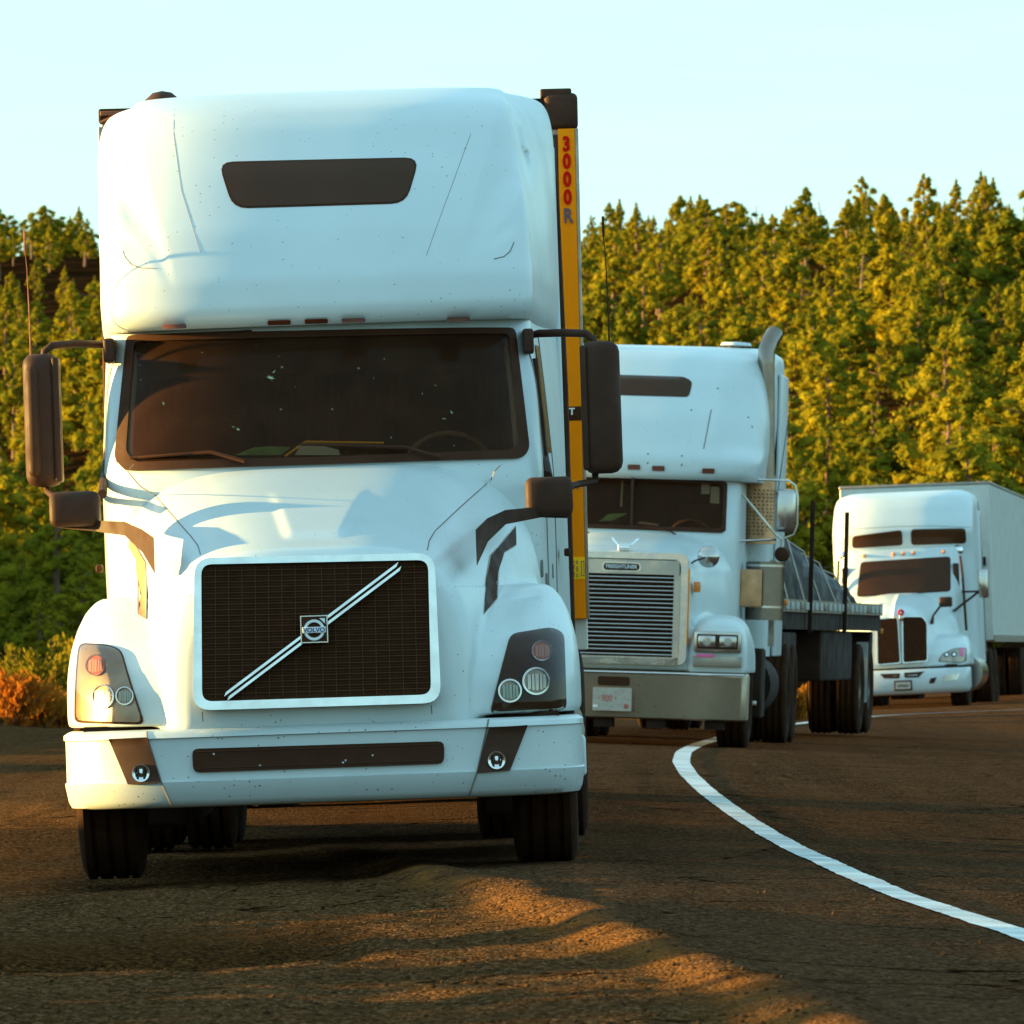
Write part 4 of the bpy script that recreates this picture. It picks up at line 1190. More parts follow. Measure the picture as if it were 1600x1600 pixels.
# hood + wings
hs = yloft([(.16, .60, 1.80, .75, 8), (.22, .64, 1.86, .75, 7), (.6, .68, 1.90, .75, 6), (1.2, .78, 1.97, .75, 5), (1.9, .92, 2.04, .75, 4.5), (2.35, .98, 2.08, .75, 4.5)], 0, 60)
for s in (-1, 1):
    q = yloft([(.12, .27, 1.12, .74, 4), (.16, .28, 1.20, .74, 3.6), (.28, .285, 1.26, .74, 3.4), (.6, .285, 1.29, .74, 3.2), (1.1, .285, 1.29, .74, 3.2), (1.6, .28, 1.20, .74, 3.2), (2.0, .26, 1.0, .74, 3.2)], s * .93, 36); hs.add(q.v, q.f)
hm = union(hs, .022, 5, 'hood'); ho = link('hood', hm, M['white'], t2); hy2 = hitter(bvh(ho))
gy2 = lambda x, z: .12
hw = .635
go = rpoly([(-hw, .80), (hw, .80), (hw, 1.86), (-hw, 1.86)], .10, 5)
gi = rpoly([(-.565, .86), (.565, .86), (.565, 1.80), (-.565, 1.80)], .07, 5)
patch('grille_surround', go, gy2, .06, .14, M['chrome'], t2, .3, hole=gi)
hd = patch('grille_header', rpoly([(-.55, 1.655), (.55, 1.655), (.55, 1.79), (-.55, 1.79)], .02, 2), gy2, .05, .04, M['satin'], t2, .3)
MB().box(.50, .562, .065, .1, .86, 1.66).box(-.562, -.50, .065, .1, .86, 1.66).box(-.56, .56, .06, .1, .80, .875).build('grille_frame', M['satin'], t2, smooth=False)
gb = patch('grille', [(-.56, .86), (.56, .86), (.56, 1.66), (-.56, 1.66)], gy2, -.02, .02, M['mesh_dark'], t2, .3)
slm = MB()
for i in range(19):
    z = .895 + i * .0405
    slm.tube([(-.50, .062 + .004 * sin(i * 3.1), z + .002 * sin(i * 1.7)), (.0, .06, z + .003 * sin(i * 2.3)), (.50, .062, z)], .0095, 8)
slm.build('grille_slats', M['mirror'], t2)
bdg = patch('badge', rpoly([(-.185, 1.675), (.185, 1.675), (.185, 1.765), (-.185, 1.765)], .05, 4), gy2, .062, .015, M['chrome'], t2, .3)
patch('badge_field', rpoly([(-.170, 1.687), (.170, 1.687), (.170, 1.753), (-.170, 1.753)], .035, 4), gy2, .066, .006, M['black'], bdg, .3)
text('FREIGHTLINER', .052, (0, .0515, 1.722), M['white_ink'], bdg, 'badge_lettering', .001, .0008, .88)
om = MB().tube([(-.12, .45, 1.99), (-.06, .35, 1.93), (.06, .35, 1.93), (.12, .45, 1.99)], .013, 6).box(-.055, .055, .28, .38, 1.875, 1.925, .008)
om.build('hood_ornament', M['chrome'], t2)
MB().box(.62, .645, .08, .20, 1.0, 1.72, .005).build('side_reflector', M['orange'], t2)
for s in (-1, 1):
    xh = s * .93
    hb = MB().box(xh - .225, xh + .225, .05, .18, .935, 1.135, .02).build('headlight', M['satin'], t2)
    MB().box(xh - .195, xh + .195, .038, .07, .965, 1.105, .012).build('headlight_recess', M['plastic'], hb)
    for k in (-1, 1):
        MB().box(xh + k * .1 - .082, xh + k * .1 + .082, .022, .05, .985, 1.09, .012).build('lamp', M['mirror'], hb)
        MB().lathe([(.018, .001), (.016, .03), (.022, .04)], 'y', (xh + k * .1, 0, 1.037), 16, close=False).build('bulb', M['plate'], hb)
    MB().box(xh - .23, xh + .23, .06, .16, .80, .90, .004).build('wing_plate', M['alu'], t2)
    MB().box(xh - .2, xh - .03, .052, .062, .885, .915, .003).build('pink_mark', M['pink'], t2)
    MB().box(s * .70 - .03, s * .70 + .03, .35, .5, 1.50, 1.60, .01).build('turn_signal', M['amber'], t2)
x, z = C.loc(1107, 870, .8)
for s in (-1, 1):
    dm = MB().lathe([(.74, .001), (.75, .06), (.775, .095), (.80, .105), (.82, .10), (.821, .001)], 'y', (s * x, 0, z), 28, close=False).build('hood_mirror', M['mirror'], t2)
    MB().tube([(s * x, .76, z), (s * (x - .12), .72, z - .04), (s * (x - .2), .7, z - .10), (s * (x - .21), .72, z - .26)], .010, 6).build('mirror_arm', M['plastic'], dm)
# bumper
bb = MB()
prof = []
bo = zloft([(.285, .10, 1.20, .25, 7), (.30, .07, 1.22, .25, 7), (.70, .0, 1.225, .25, 7), (.725, .015, 1.22, .25, 7), (.74, .05, 1.20, .25, 7)], .42, N=60).build('bumper', M['bumper_steel'], t2)
MB().tube([(-1.19, -.003, .722), (1.19, -.003, .722)], .010, 6).build('bumper_edge', M['chrome'], t2)
patch('tow_slot', rpoly([(-.19, .595), (.11, .595), (.11, .68), (-.19, .68)], .02, 2), lambda x, z: 0, .001, .03, M['black'], t2, .3)
pl = patch('number_plate', rpoly([(-.235, .355), (.135, .355), (.135, .575), (-.235, .575)], .012, 2), lambda x, z: 0, .012, .008, M['plate'], t2, .3)
text('900', .085, (-.10, -.013, .47), M['red_ink'], pl, 'plate_number', .001, -.001, .8)
tk = MB()
for (u, v) in ((-.18, .475), (-.015, .475)): tk.box(u - .008, u + .008, -.014, -.012, v - .004, v + .004)
tk.build('plate_marks', M['red_ink'], pl, smooth=False)
MB().box(-.225, -.185, -.015, -.012, .385, .41).build('plate_sticker', M['white_ink'], pl, smooth=False)
MB().lathe([(-.015, .024), (-.012, .024)], 'y', (.085, 0, .40), 12).build('plate_sticker', M['red'], pl)
# left mirror frame, exhaust, air cleaner on the visible side (and their twins)
for s in (-1, 1):
    def F_(pl): return [(s * C.loc(px, py, y)[0], y, C.loc(px, py, y)[1]) for px, py, y in pl]
    st = MB().tube(F_([(1198, 840, 3.75), (1197, 740, 3.75), (1197, 640, 3.75), (1197, 570, 3.75), (1198, 548, 3.75), (1203, 534, 3.8), (1211, 521, 3.9)]), [.085, .085, .085, .085, .085, .085, .088], 20)
    st.build('exhaust_stack', M['stack'], t2)
    mf = MB().tube(F_([(1187, 850, 3.7), (1187, 752, 3.7)]), .155, 24)
    mfo = mf.build('muffler', M['sunset_steel'], t2)
    xm, zm = C.loc(1187, 800, 3.7); xm *= s
    hol = MB()
    for i in range(13):
        for k in range(11):
            an = -pi * .95 + k * pi * .09 - (.05 if i % 2 else 0); zz = zm - .22 + i * .036
            cx_, cy_ = xm + .157 * cos(an), 3.7 + .157 * sin(an)
            hol.add([(cx_ + .012 * cos(an + pi / 2) * u, cy_ + .012 * sin(an + pi / 2) * u, zz + v * .009) for u, v in ((-1, 0), (0, -1), (1, 0), (0, 1))], [(0, 1, 2, 3)])
    hol.build('heat_shield_holes', M['black'], mfo, smooth=False)
    ac = MB()
    xa, za = C.loc(1158, 886, 3.0); xb, zb = C.loc(1200, 950, 3.0)
    ac.tube([(s * 1.20, 3.1, zb - .12), (s * 1.20, 3.1, za + .06)], .19, 28)
    aco = ac.build('air_cleaner', M['stack'], t2)
    MB().tube([(s * 1.20, 3.1, za + .01), (s * 1.20, 3.1, za + .03)], .197, 28).tube([(s * 1.20, 3.1, zb), (s * 1.20, 3.1, zb + .02)], .197, 28).build('clamp_band', M['chrome'], aco)
    qx = [s * .975, s * 1.185]
    MB().box(min(qx), max(qx), 2.80, 2.86, C.loc(1150, 948, 2.85)[1], C.loc(1150, 889, 2.85)[1], .015).build('heat_plate', M['sunset_steel'], t2)
    qx = s * C.loc(1131, 945, 2.7)[0]; zz = C.loc(1131, 948, 2.7)[1]
    MB().box(qx - .06, qx + .055, 2.6, 2.7, zz - .055, zz + .055, .01).build('side_lamp', M['red'], t2)
    MB().box(qx - .01, qx + .06, 2.64, 2.7, zz + .05, zz + .11, .005).build('lamp_stalk', M['black'], t2)
    qx = s * C.loc(1205, 940, 3.4)[0]
    MB().box(qx - .02, qx + .03, 3.35, 3.6, C.loc(1205, 1010, 3.4)[1], C.loc(1205, 875, 3.4)[1]).build('support_plate', M['alu'], t2)
    mx = F_([(1211, 764, 2.9), (1243, 832, 2.9)])
    xlo, xhi = sorted((mx[0][0], mx[1][0]))
    mo = MB().box(xlo, xhi, 2.84, 2.98, mx[1][2], mx[0][2], .05).build('door_mirror', M['mirror'], t2)
    MB().tube(F_([(1141, 757, 2.6), (1150, 748, 2.7), (1205, 750, 2.9), (1232, 751, 2.9), (1242, 758, 2.9), (1246, 775, 2.9), (1246, 820, 2.9), (1240, 835, 2.9), (1222, 842, 2.9), (1212, 835, 2.9), (1150, 760, 2.7)]), .012, 6).tube(F_([(1120, 847, 2.5), (1212, 843, 2.9)]), .012, 6).tube(F_([(1222, 842, 2.9), (1222, 868, 2.9)]), .014, 6).build('mirror_frame', M['satin'], mo)
    cvx = F_([(1222, 866, 2.9)])[0]
    MB().lathe([(2.86, .001), (2.87, .06), (2.9, .075), (2.94, .07), (2.945, .001)], 'y', (cvx[0], 0, cvx[2]), 20, close=False).build('spot_mirror', M['black'], mo)
    MB().tube(F_([(1216, 765, 2.9), (1228, 680, 2.95), (1242, 590, 3.0), (1244, 535, 3.0)]), [.005, .004, .003, .004], 5).build('antenna', M['black'], mo)
    MB().tube([(s * .98, 3.0, .62), (s * .98, 4.6, .62)], .31, 26).build('fuel_tank', M['chassis'], t2)
    sb = MB().box(s * 1.0 - .2, s * 1.0 + .24, 2.2, 2.9, .30, .98, .03); sb.build('battery_box', M['chassis'], t2)
    MB().box(s * 1.16 - .08, s * 1.16 + .04, 2.12, 2.22, .42, .47, .01).build('step_light', M['satin'], t2)
    wheel(t2, s * 1.04, 1.15, .515, .30, s)
    for y in (7.0, 8.3):
        for xo in (.80, 1.13): wheel(t2, s * xo, y, .515, .27, s)
ch = MB().box(-.45, -.36, .5, 9.2, .62, .9).box(.36, .45, .5, 9.2, .62, .9).box(-1.0, 1.0, .3, .9, .74, .80).box(-.9, .9, 1.1, 1.25, .40, .55).box(-.35, .35, .5, 2.2, .45, .9).box(-.9, .9, 6.95, 7.1, .45, .6).box(-.9, .9, 8.2, 8.35, .45, .6).box(-.5, .5, 6.9, 8.4, .95, 1.3)
for x in (-.75, -.15, .35, .9): ch.box(x - .08, x + .1, .15, .4, .20, .32)
ch.build('chassis', M['chassis'], t2, smooth=False)

# ---- flatbed trailer behind it
x0, y0, z0 = 1.44, Y2 + 6.6, .13
fb = empty('flatbed_trailer', (x0, y0, z0), 'dark flatbed trailer with upright side stakes behind the middle truck', 'trailer', rot=(0, radians(1.4), radians(-6.9)))
D = Frame(fb)
LEN = 13.0
MB().box(-1.28, 1.28, 0, LEN, 1.42, 1.48).build('deck', M['chassis'], fb, smooth=False)
MB().box(1.28, 1.30, 0, LEN, 1.36, 1.49).box(-1.30, -1.28, 0, LEN, 1.36, 1.49).build('rub_rail', M['alu'], fb, smooth=False)
fr_ = MB().box(1.20, 1.275, .02, LEN, 1.18, 1.415).box(-1.275, -1.20, .02, LEN, 1.18, 1.415).box(-.55, -.45, 0, LEN, .95, 1.41).box(.45, .55, 0, LEN, .95, 1.41)
for i in range(20): fr_.box(-1.2, 1.2, .3 + i * .65, .36 + i * .65, 1.25, 1.41)
fr_.build('frame', M['chassis'], fb, smooth=False)
for i in range(22):
    y = .25 + i * .58
    MB().box(1.301, 1.318, y, y + .34, 1.385, 1.465, .003).build('rail_pocket', M['flap'] if i % 5 != 3 else M['alu'], fb)
for (px, py, y) in ((1213, 941, .1), (1366, 986, 12.6)):
    MB().box(1.30, 1.335, y, y + .08, D.loc(px, py, y)[1] - .03, D.loc(px, py, y)[1] + .03, .01).build('side_marker', M['amber'], fb)
MB().box(-1.22, 1.22, 5.6, 9.7, .62, 1.17, .03).build('pallet_box', M['chassis'], fb)
MB().box(-1.2, 1.2, 12.5, 12.9, .75, 1.17, .02).build('rear_beam', M['chassis'], fb)
# stakes, placed by their distance along the rail
def along(px):
    for k in range(1300):
        y = k * .01
        if (D.M @ Vector((1.31, y, 1.45))).x / (D.M @ Vector((1.31, y, 1.45))).y * F + 800 >= px: return y
    return 12.9
for px, top in ((1264, 782), (1318, 800)):
    y = along(px); MB().box(1.30, 1.345, y, y + .045, 1.15, D.loc(px, top, y)[1]).build('stake', M['chassis'], fb, smooth=False)
for px, top in ((1260, 780), (1306, 852), (1340, 870)):
    y = min(12.5, along(px) + 1.0); MB().box(-1.345, -1.30, y, y + .045, 1.2, D.loc(px, top, y)[1]).build('stake', M['chassis'], fb, smooth=False)
for s in (-1, 1):
    MB().box(s * .8 - .06, s * .8 + .06, 2.4, 2.5, .22, 1.2).build('landing_leg', M['chassis'], fb)
    for y in (10.6, 11.9):
        for xo in (.82, 1.13): wheel(fb, s * xo, y, .515, .27, s)
    MB().box(s * 1.22 - .06, s * 1.22 + .07, 11.1, 11.13, .36, 1.05).build('mudflap', M['flap'], fb, smooth=False)
    MB().box(s * 1.15 - .1, s * 1.15 + .1, .6, 2.2, .55, 1.15, .03).build('tool_box', M['chassis'], fb)

# load under a shiny dark sheet, sloping down to the rear
ld = MB()
N1, N2 = 26, 14
vs = []; fs = []
for i in range(N1 + 1):
    y = .5 + 11.0 * i / N1; t = i / N1
    h = .98 * (1 - t) ** .9 + .20 + .05 * sin(i * 1.9)
    for k in range(N2 + 1):
        a = pi * k / N2
        rr = 1.0 + .04 * sin(i * 2.3 + k * 1.7)
        vs.append((1.12 * cos(a) * rr * (abs(cos(a)) ** -.3 if abs(cos(a)) > .05 else 1), y, 1.485 + max(0, h * sin(a) ** .8 * rr)))
for i in range(N1):
    for k in range(N2): q = i * (N2 + 1) + k; fs.append((q, q + 1, q + N2 + 2, q + N2 + 1))
fs.append(tuple(range(N2, -1, -1))); fs.append(tuple(N1 * (N2 + 1) + k for k in range(N2 + 1)))
ld.add(vs, fs)
tl = ld.build('tarped_load', M['tarp'])
tl.location = fb.location; tl.rotation_euler = fb.rotation_euler
tag(tl, 'load under a shiny dark sheet strapped on the flatbed, sloping to the rear', 'load')
ro = MB()
for i in range(5):
    y = 1.0 + i * 2.0; t = (y - .5) / 11; h = .98 * (1 - t) ** .9 + .22
    ro.tube([(1.30, y - .4, 1.45), (1.06, y, 1.5 + h * .62), (.6, y + .1, 1.5 + h * .97), (0, y + .2, 1.53 + h), (-.9, y, 1.5 + h * .7), (-1.3, y, 1.45)], .012, 5)
ro.build('strap', M['alu'], tl)
# ================================================================== the far truck
Y3 = 146.0
t3 = empty('semi_truck', (6.42, Y3, -.01), 'white truck with split oval grille, round wings and two roof windows, farthest of the three', 'truck', rot=(0, radians(-2.4), radians(-6.3)))
E = Frame(t3)
def E3(pl): return [(E.loc(px, py, y)[0], y, E.loc(px, py, y)[1]) for px, py, y in pl]
c3 = zloft(interp([(.9, 1.95, 1.04, .6, 4), (2.0, 1.95, 1.04, .6, 4), (2.55, 2.2, 1.02, .6, 4), (2.76, 2.32, .99, .6, 4)], .05, 1), 3.4, N=60).build('cab', M['white'], t3)
cy3 = hitter(bvh(c3))
zloft(interp([(.8, 2.95, 1.21, .8, 3.6), (2.70, 2.75, 1.21, .9, 3.6), (3.05, 2.62, 1.2, .9, 3.5), (3.2, 2.7, 1.2, 1.0, 3.5), (3.5, 2.95, 1.19, 1.2, 3.3), (3.68, 3.25, 1.15, 1.2, 3.1), (3.74, 3.7, 1.06, 1.0, 3.0), (3.76, 4.1, .95, .7, 3)], .04, 2), 5.3, N=90).build('roof_fairing', M['white'], t3)
fo3 = t3.children[-1] if t3.children else None
fo3 = [o for o in t3.children if o.name.startswith('roof_fairing')][0]
fy3 = hitter(bvh(fo3))
patch('windscreen', rpoly(E.poly([(1346, 880), (1482, 871), (1484, 922), (1341, 931)], 2.1), .06, 3), cy3, .012, .02, M['dark_glass'], t3, .08)
patch('windscreen_seal', rpoly(E.poly([(1344, 878), (1484, 869), (1486, 924), (1339, 933)], 2.1), .06, 3), cy3, .008, .02, M['black'], t3, .08)
for P in ([(1332, 838), (1410, 828), (1411, 852), (1331, 857)], [(1424, 827), (1508, 825), (1509, 849), (1424, 852)]):
    patch('roof_window', rpoly(E.poly(P, 2.75), .06, 3), fy3, .012, .02, M['dark_glass'], t3, .08)
sm = MB().tube(drape(E.poly([(1332, 827), (1400, 823), (1460, 822), (1515, 824)], 2.8), fy3, 0), .005, 5); sm.build('panel_seam', M['gap'], t3)
for px, py in ((1350, 869), (1396, 866), (1411, 865), (1427, 864), (1474, 862)):
    x, z = E.loc(px, py, 2.25); y = cy3(x, z) - .01
    MB().lathe([(y + .03, .035), (y, .033), (y - .03, .02), (y - .04, .001)], 'y', (x, 0, z), 12, close=False).build('marker_light', M['amber'], t3)
hs = yloft([(.16, .46, 1.60, .75, 3.4), (.22, .52, 1.68, .75, 3.2), (.5, .58, 1.78, .75, 3), (1.0, .70, 1.88, .75, 2.9), (1.6, .88, 1.98, .75, 2.9), (2.1, 1.0, 2.02, .75, 3.2)], 0, 56)
q = zloft([(.75, .18, 1.2, 1.05, 3.2), (.95, .21, 1.2, 1.05, 3.2), (1.1, .36, 1.17, 1.0, 3.0), (1.22, .60, 1.12, .9, 2.7), (1.28, .95, 1.0, .8, 2.3)], 1.9, N=60); hs.add(q.v, q.f)
q = yloft([(0.1, .05, 1.70, 1.3, 2), (.6, .06, 1.86, 1.3, 2), (1.6, .07, 2.01, 1.3, 2)], 0, 16); hs.add(q.v, q.f)
ho3 = link('hood', union(hs, .024, 6, 'hood'), M['white'], t3); hy3 = hitter(bvh(ho3))
for P in ([(1371, 968), (1402, 965), (1407, 1035), (1372, 1038)], [(1411, 964), (1441, 964), (1448, 973), (1449, 1032), (1412, 1035)]):
    poly = rpoly(E.poly(P, .15), .04, 3)
    gy3 = lambda x, z: .075 + (z - .8) * .06 + abs(x) * .04
    g = patch('grille_half', poly, gy3, .02, .05, M['mesh_dark'], t3, .2)
    cx = sum(p[0] for p in poly) / len(poly); cz = sum(p[1] for p in poly) / len(poly)
    patch('grille_surround', [(cx + (x - cx) * 1.07, cz + (z - cz) * 1.04) for x, z in poly], gy3, .01, .08, M['chrome'], g, .2)
x, z = E.loc(1408, 957, .12)
eb = MB().lathe([(.04, .001), (.045, .05), (.07, .055)], 'y', (x, 0, z), 18, close=False).build('emblem', M['red_ink'], t3)
MB().box(x - .035, x + .035, .03, .09, z - .14, z - .05, .01).build('emblem_shield', M['mirror'], eb)
MB().add([(x, .036, z + .03), (x - .022, .036, z - .02), (x + .022, .036, z - .02)], [(0, 1, 2)]).build('emblem_mark', M['white_ink'], eb, smooth=False)
for s in (-1, 1):
    P = rpoly([(s * a, b) for a, b in E.poly([(1468, 1033), (1474, 1022), (1490, 1014), (1507, 1013), (1508, 1032), (1500, 1035)], .4)], .03, 2)
    h = patch('headlight', P, hy3, .014, .02, M['alu'], t3, .03)
    patch('headlight_rim', [(sum(q[0] for q in P) / len(P) + (a_ - sum(q[0] for q in P) / len(P)) * 1.07, sum(q[1] for q in P) / len(P) + (b_ - sum(q[1] for q in P) / len(P)) * 1.10) for a_, b_ in P], hy3, .008, .01, M['black'], h, .03)
    cx = sum(p[0] for p in P) / len(P)
    tp = [(s * u, v) for u, v in ((1.055, .90), (1.11, .90), (1.11, 1.04), (1.06, 1.05))]
    patch('turn_signal', tp, hy3, .02, .012, M['pink'], h, .03)
    for k in (.0, .12):
        xx = s * (.84 + k); circ = [(xx + .045 * cos(j * pi / 8), .94 + .045 * sin(j * pi / 8)) for j in range(16)]
        patch('lamp', circ, hy3, .02, .012, M['chassis'], h, .02); patch('lamp_core', [(xx + (a_ - xx) * .6, .94 + (b_ - .94) * .6) for a_, b_ in circ], hy3, .024, .01, M['chrome'], h, .02)
    # side mirror, its bracket, hood mirror, stacks, air tank, wheels
    def G3(pl): return [(s * E.loc(px, py, y)[0], y, E.loc(px, py, y)[1]) for px, py, y in pl]
    a, b = G3([(1528, 890, 2.4), (1545, 934, 2.4)]); xl, xh = sorted((a[0], b[0]))
    mo = MB().box(xl, xh, 2.3, 2.5, b[2], a[2], .04).build('door_mirror', M['mirror'], t3)
    MB().tube(G3([(1490, 925, 2.2), (1530, 924, 2.4)]), .02, 6).tube(G3([(1490, 955, 2.0), (1530, 924, 2.4)]), .02, 6).build('mirror_arm', M['black'], mo)
    MB().tube(G3([(1500, 868, 2.1), (1504, 900, 2.1), (1510, 985, 2.1)]), .025, 6).build('grab_bar', M['black'], t3)
    a, b = G3([(1467, 933, .9), (1488, 948, .9)]); xl, xh = sorted((a[0], b[0]))
    hm_ = MB().box(xl, xh, .84, .98, b[2], a[2], .03).build('hood_mirror', M['plastic'], t3)
    MB().tube(G3([(1470, 946, .9), (1458, 962, .8), (1456, 974, .75)]), [.02, .018, .035], 6).build('mirror_arm', M['plastic'], hm_)
    a = G3([(1496, 859, 2.6)])[0]
    MB().lathe([(a[2] - .09, .03), (a[2] - .06, .085), (a[2], .10), (a[2] + .05, .08), (a[2] + .085, .001)], 'z', (a[0], 2.6, 0), 18).build('roof_lamp', M['chrome'], t3)
    wx = [G3([(p, 890, 2.35)])[0][0] for p in (1490, 1499)]
    MB().box(min(wx), max(wx), 2.2, 2.4, E.loc(1495, 919, 2.35)[1], E.loc(1495, 880, 2.35)[1], .01).build('side_window', M['dark_glass'], t3)
    MB().box(s * 1.19 - .03, s * 1.19 + .03, 4.6, 5.5, .95, 3.4, .02).build('side_extender', M['white'], t3)
    MB().tube([(s * 1.215, 5.2, .95), (s * 1.215, 5.2, 2.4), (s * 1.205, 5.2, 3.3), (s * 1.17, 5.2, 3.55)], .02, 6).build('extender_edge', M['black'], t3)
    MB().tube([(s * 1.0, 2.3, .62), (s * 1.0, 4.2, .62)], .31, 22).build('fuel_tank', M['mirror'], t3)
    wheel(t3, s * 1.0, 1.15, .515, .30, s)
    for y in (6.4, 7.7):
        for xo in (.80, 1.13): wheel(t3, s * xo, y, .515, .27, s)
b3 = zloft([(.30, .12, 1.13, .8, 3.2), (.33, .06, 1.17, .8, 3.2), (.40, .02, 1.2, .8, 3.2), (.62, .02, 1.2, .8, 3.2), (.70, .06, 1.2, .8, 3.2), (.72, .10, 1.19, .8, 3.2)], .95, N=60).build('bumper', M['white_bug'], t3)
by3 = hitter(bvh(b3))
for nm, P in (('air_intake', [(1375, 1053), (1407, 1052), (1406, 1060), (1382, 1060)]), ('air_intake', [(1413, 1051), (1445, 1049), (1436, 1058), (1414, 1059)]), ('tow_slot', [(1454, 1060), (1464, 1058), (1460, 1067), (1452, 1068)]), ('fog_light', [(1474, 1056), (1500, 1051), (1495, 1062), (1473, 1065)])):
    patch(nm, rpoly(E.poly(P, .1), .01, 2), by3, .01, .01, M['black'] if nm != 'fog_light' else M['satin'], t3, .1)
x, z = E.loc(1411, 1071, 0)
pl3 = MB().box(x - .15, x + .15, -.0, .03, z - .085, z + .085, .01).build('number_plate', M['chassis'], t3)
MB().box(x - .125, x + .125, -.006, .0, z - .06, z + .06).build('plate_face', M['plate'], pl3)
text('WP59676', .06, (x, -.008, z - .01), M['chassis'], pl3, 'plate_number', .001, .001, .75)
MB().box(-.45, -.36, .5, 8.6, .62, .9).box(.36, .45, .5, 8.6, .62, .9).box(-1.0, 1.0, .3, .9, .72, .78).box(-.9, .9, 1.05, 1.2, .40, .55).box(-.35, .35, .5, 2.0, .4, .9).box(-1.1, 1.1, 2.1, 5.2, .75, .92).box(-.9, .9, 6.3, 6.45, .45, .6).box(-.9, .9, 7.6, 7.75, .45, .6).build('chassis', M['chassis'], t3, smooth=False)

bt = empty('box_trailer', (7.13, Y3 + 6.5, .02), 'pale box trailer whose long side runs out of the picture, behind the farthest truck', 'trailer', rot=(0, radians(-2.0), radians(-5.6)))
MB().box(-1.30, 1.30, 0, 16.0, 1.14, 3.86, .02).build('trailer_box', M['trailer_white'], bt, smooth=False)
MB().box(-1.31, 1.31, -.01, 16.0, 3.86, 3.91, .01).box(1.30, 1.312, .0, 16, 1.12, 1.24).build('rail', M['alu'], bt)
rv = MB()
for i in range(32): rv.box(1.300, 1.308, .3 + i * .49, .33 + i * .49, 1.26, 3.84)
rv.build('side_rib', M['trailer_white'], bt, smooth=False)
MB().box(1.05, 1.2, -.03, .0, 2.45, 2.6).build('hose_panel', M['chassis'], bt)
for s in (-1, 1):
    MB().box(s * .75 - .05, s * .75 + .05, 2.9, 3.0, .2, 1.14).build('landing_leg', M['chassis'], bt)
    for y in (13.0, 14.2):
        for xo in (.82, 1.13): wheel(bt, s * xo, y, .515, .27, s)
MB().box(-.6, .6, .4, 15.5, 1.0, 1.14).build('under_frame', M['chassis'], bt, smooth=False)

# ================================================================== trees and bushes
def foliage(name, c1, c2, c3):
    m = bpy.data.materials.new(name); m.use_nodes = True
    t = m.node_tree; t.nodes.clear(); N = t.nodes.new; K = t.links.new
    o = N("ShaderNodeOutputMaterial"); d = N("ShaderNodeBsdfDiffuse"); tr = N("ShaderNodeBsdfTranslucent"); ms = N("ShaderNodeMixShader"); ms.inputs[0].default_value = .42
    oi = N("ShaderNodeObjectInfo"); geo = N("ShaderNodeNewGeometry"); nz = N("ShaderNodeTexNoise"); nz.inputs['Scale'].default_value = .9; nz.inputs['Detail'].default_value = 4
    tc_ = N("ShaderNodeTexCoord"); K(tc_.outputs['Object'], nz.inputs['Vector'])
    x = N("ShaderNodeMix"); x.data_type = 'RGBA'; K(oi.outputs['Random'], x.inputs[0]); x.inputs[6].default_value = (*c1, 1); x.inputs[7].default_value = (*c2, 1)
    r = N("ShaderNodeMapRange"); r.inputs[1].default_value = .45; r.inputs[2].default_value = .7; K(nz.outputs['Fac'], r.inputs[0])
    y = N("ShaderNodeMix"); y.data_type = 'RGBA'; K(r.outputs[0], y.inputs[0]); K(x.outputs[2], y.inputs[6]); y.inputs[7].default_value = (*c3, 1)
    K(y.outputs[2], d.inputs[0]); K(y.outputs[2], tr.inputs[0]); K(d.outputs[0], ms.inputs[1]); K(tr.outputs[0], ms.inputs[2]); K(ms.outputs[0], o.inputs[0])
    return m
M['pine'] = foliage('pine_needles', (.19, .175, .012), (.34, .255, .014), (.070, .085, .012))
M['shrub'] = foliage('dry_shrub_leaves', (.42, .13, .015), (.36, .15, .015), (.25, .09, .012))
M['shrub2'] = foliage('yellow_shrub_leaves', (.26, .18, .012), (.20, .15, .012), (.14, .12, .012))
M['bark'] = mat('pine_bark', (.20, .10, .055), .9, var=.4, vscale=6, bump=.01, bscale=20, stretch=(3, 3, .5))
M['snag'] = mat('dead_wood', (.26, .15, .09), .9, var=.4, vscale=4, stretch=(3, 3, .5))

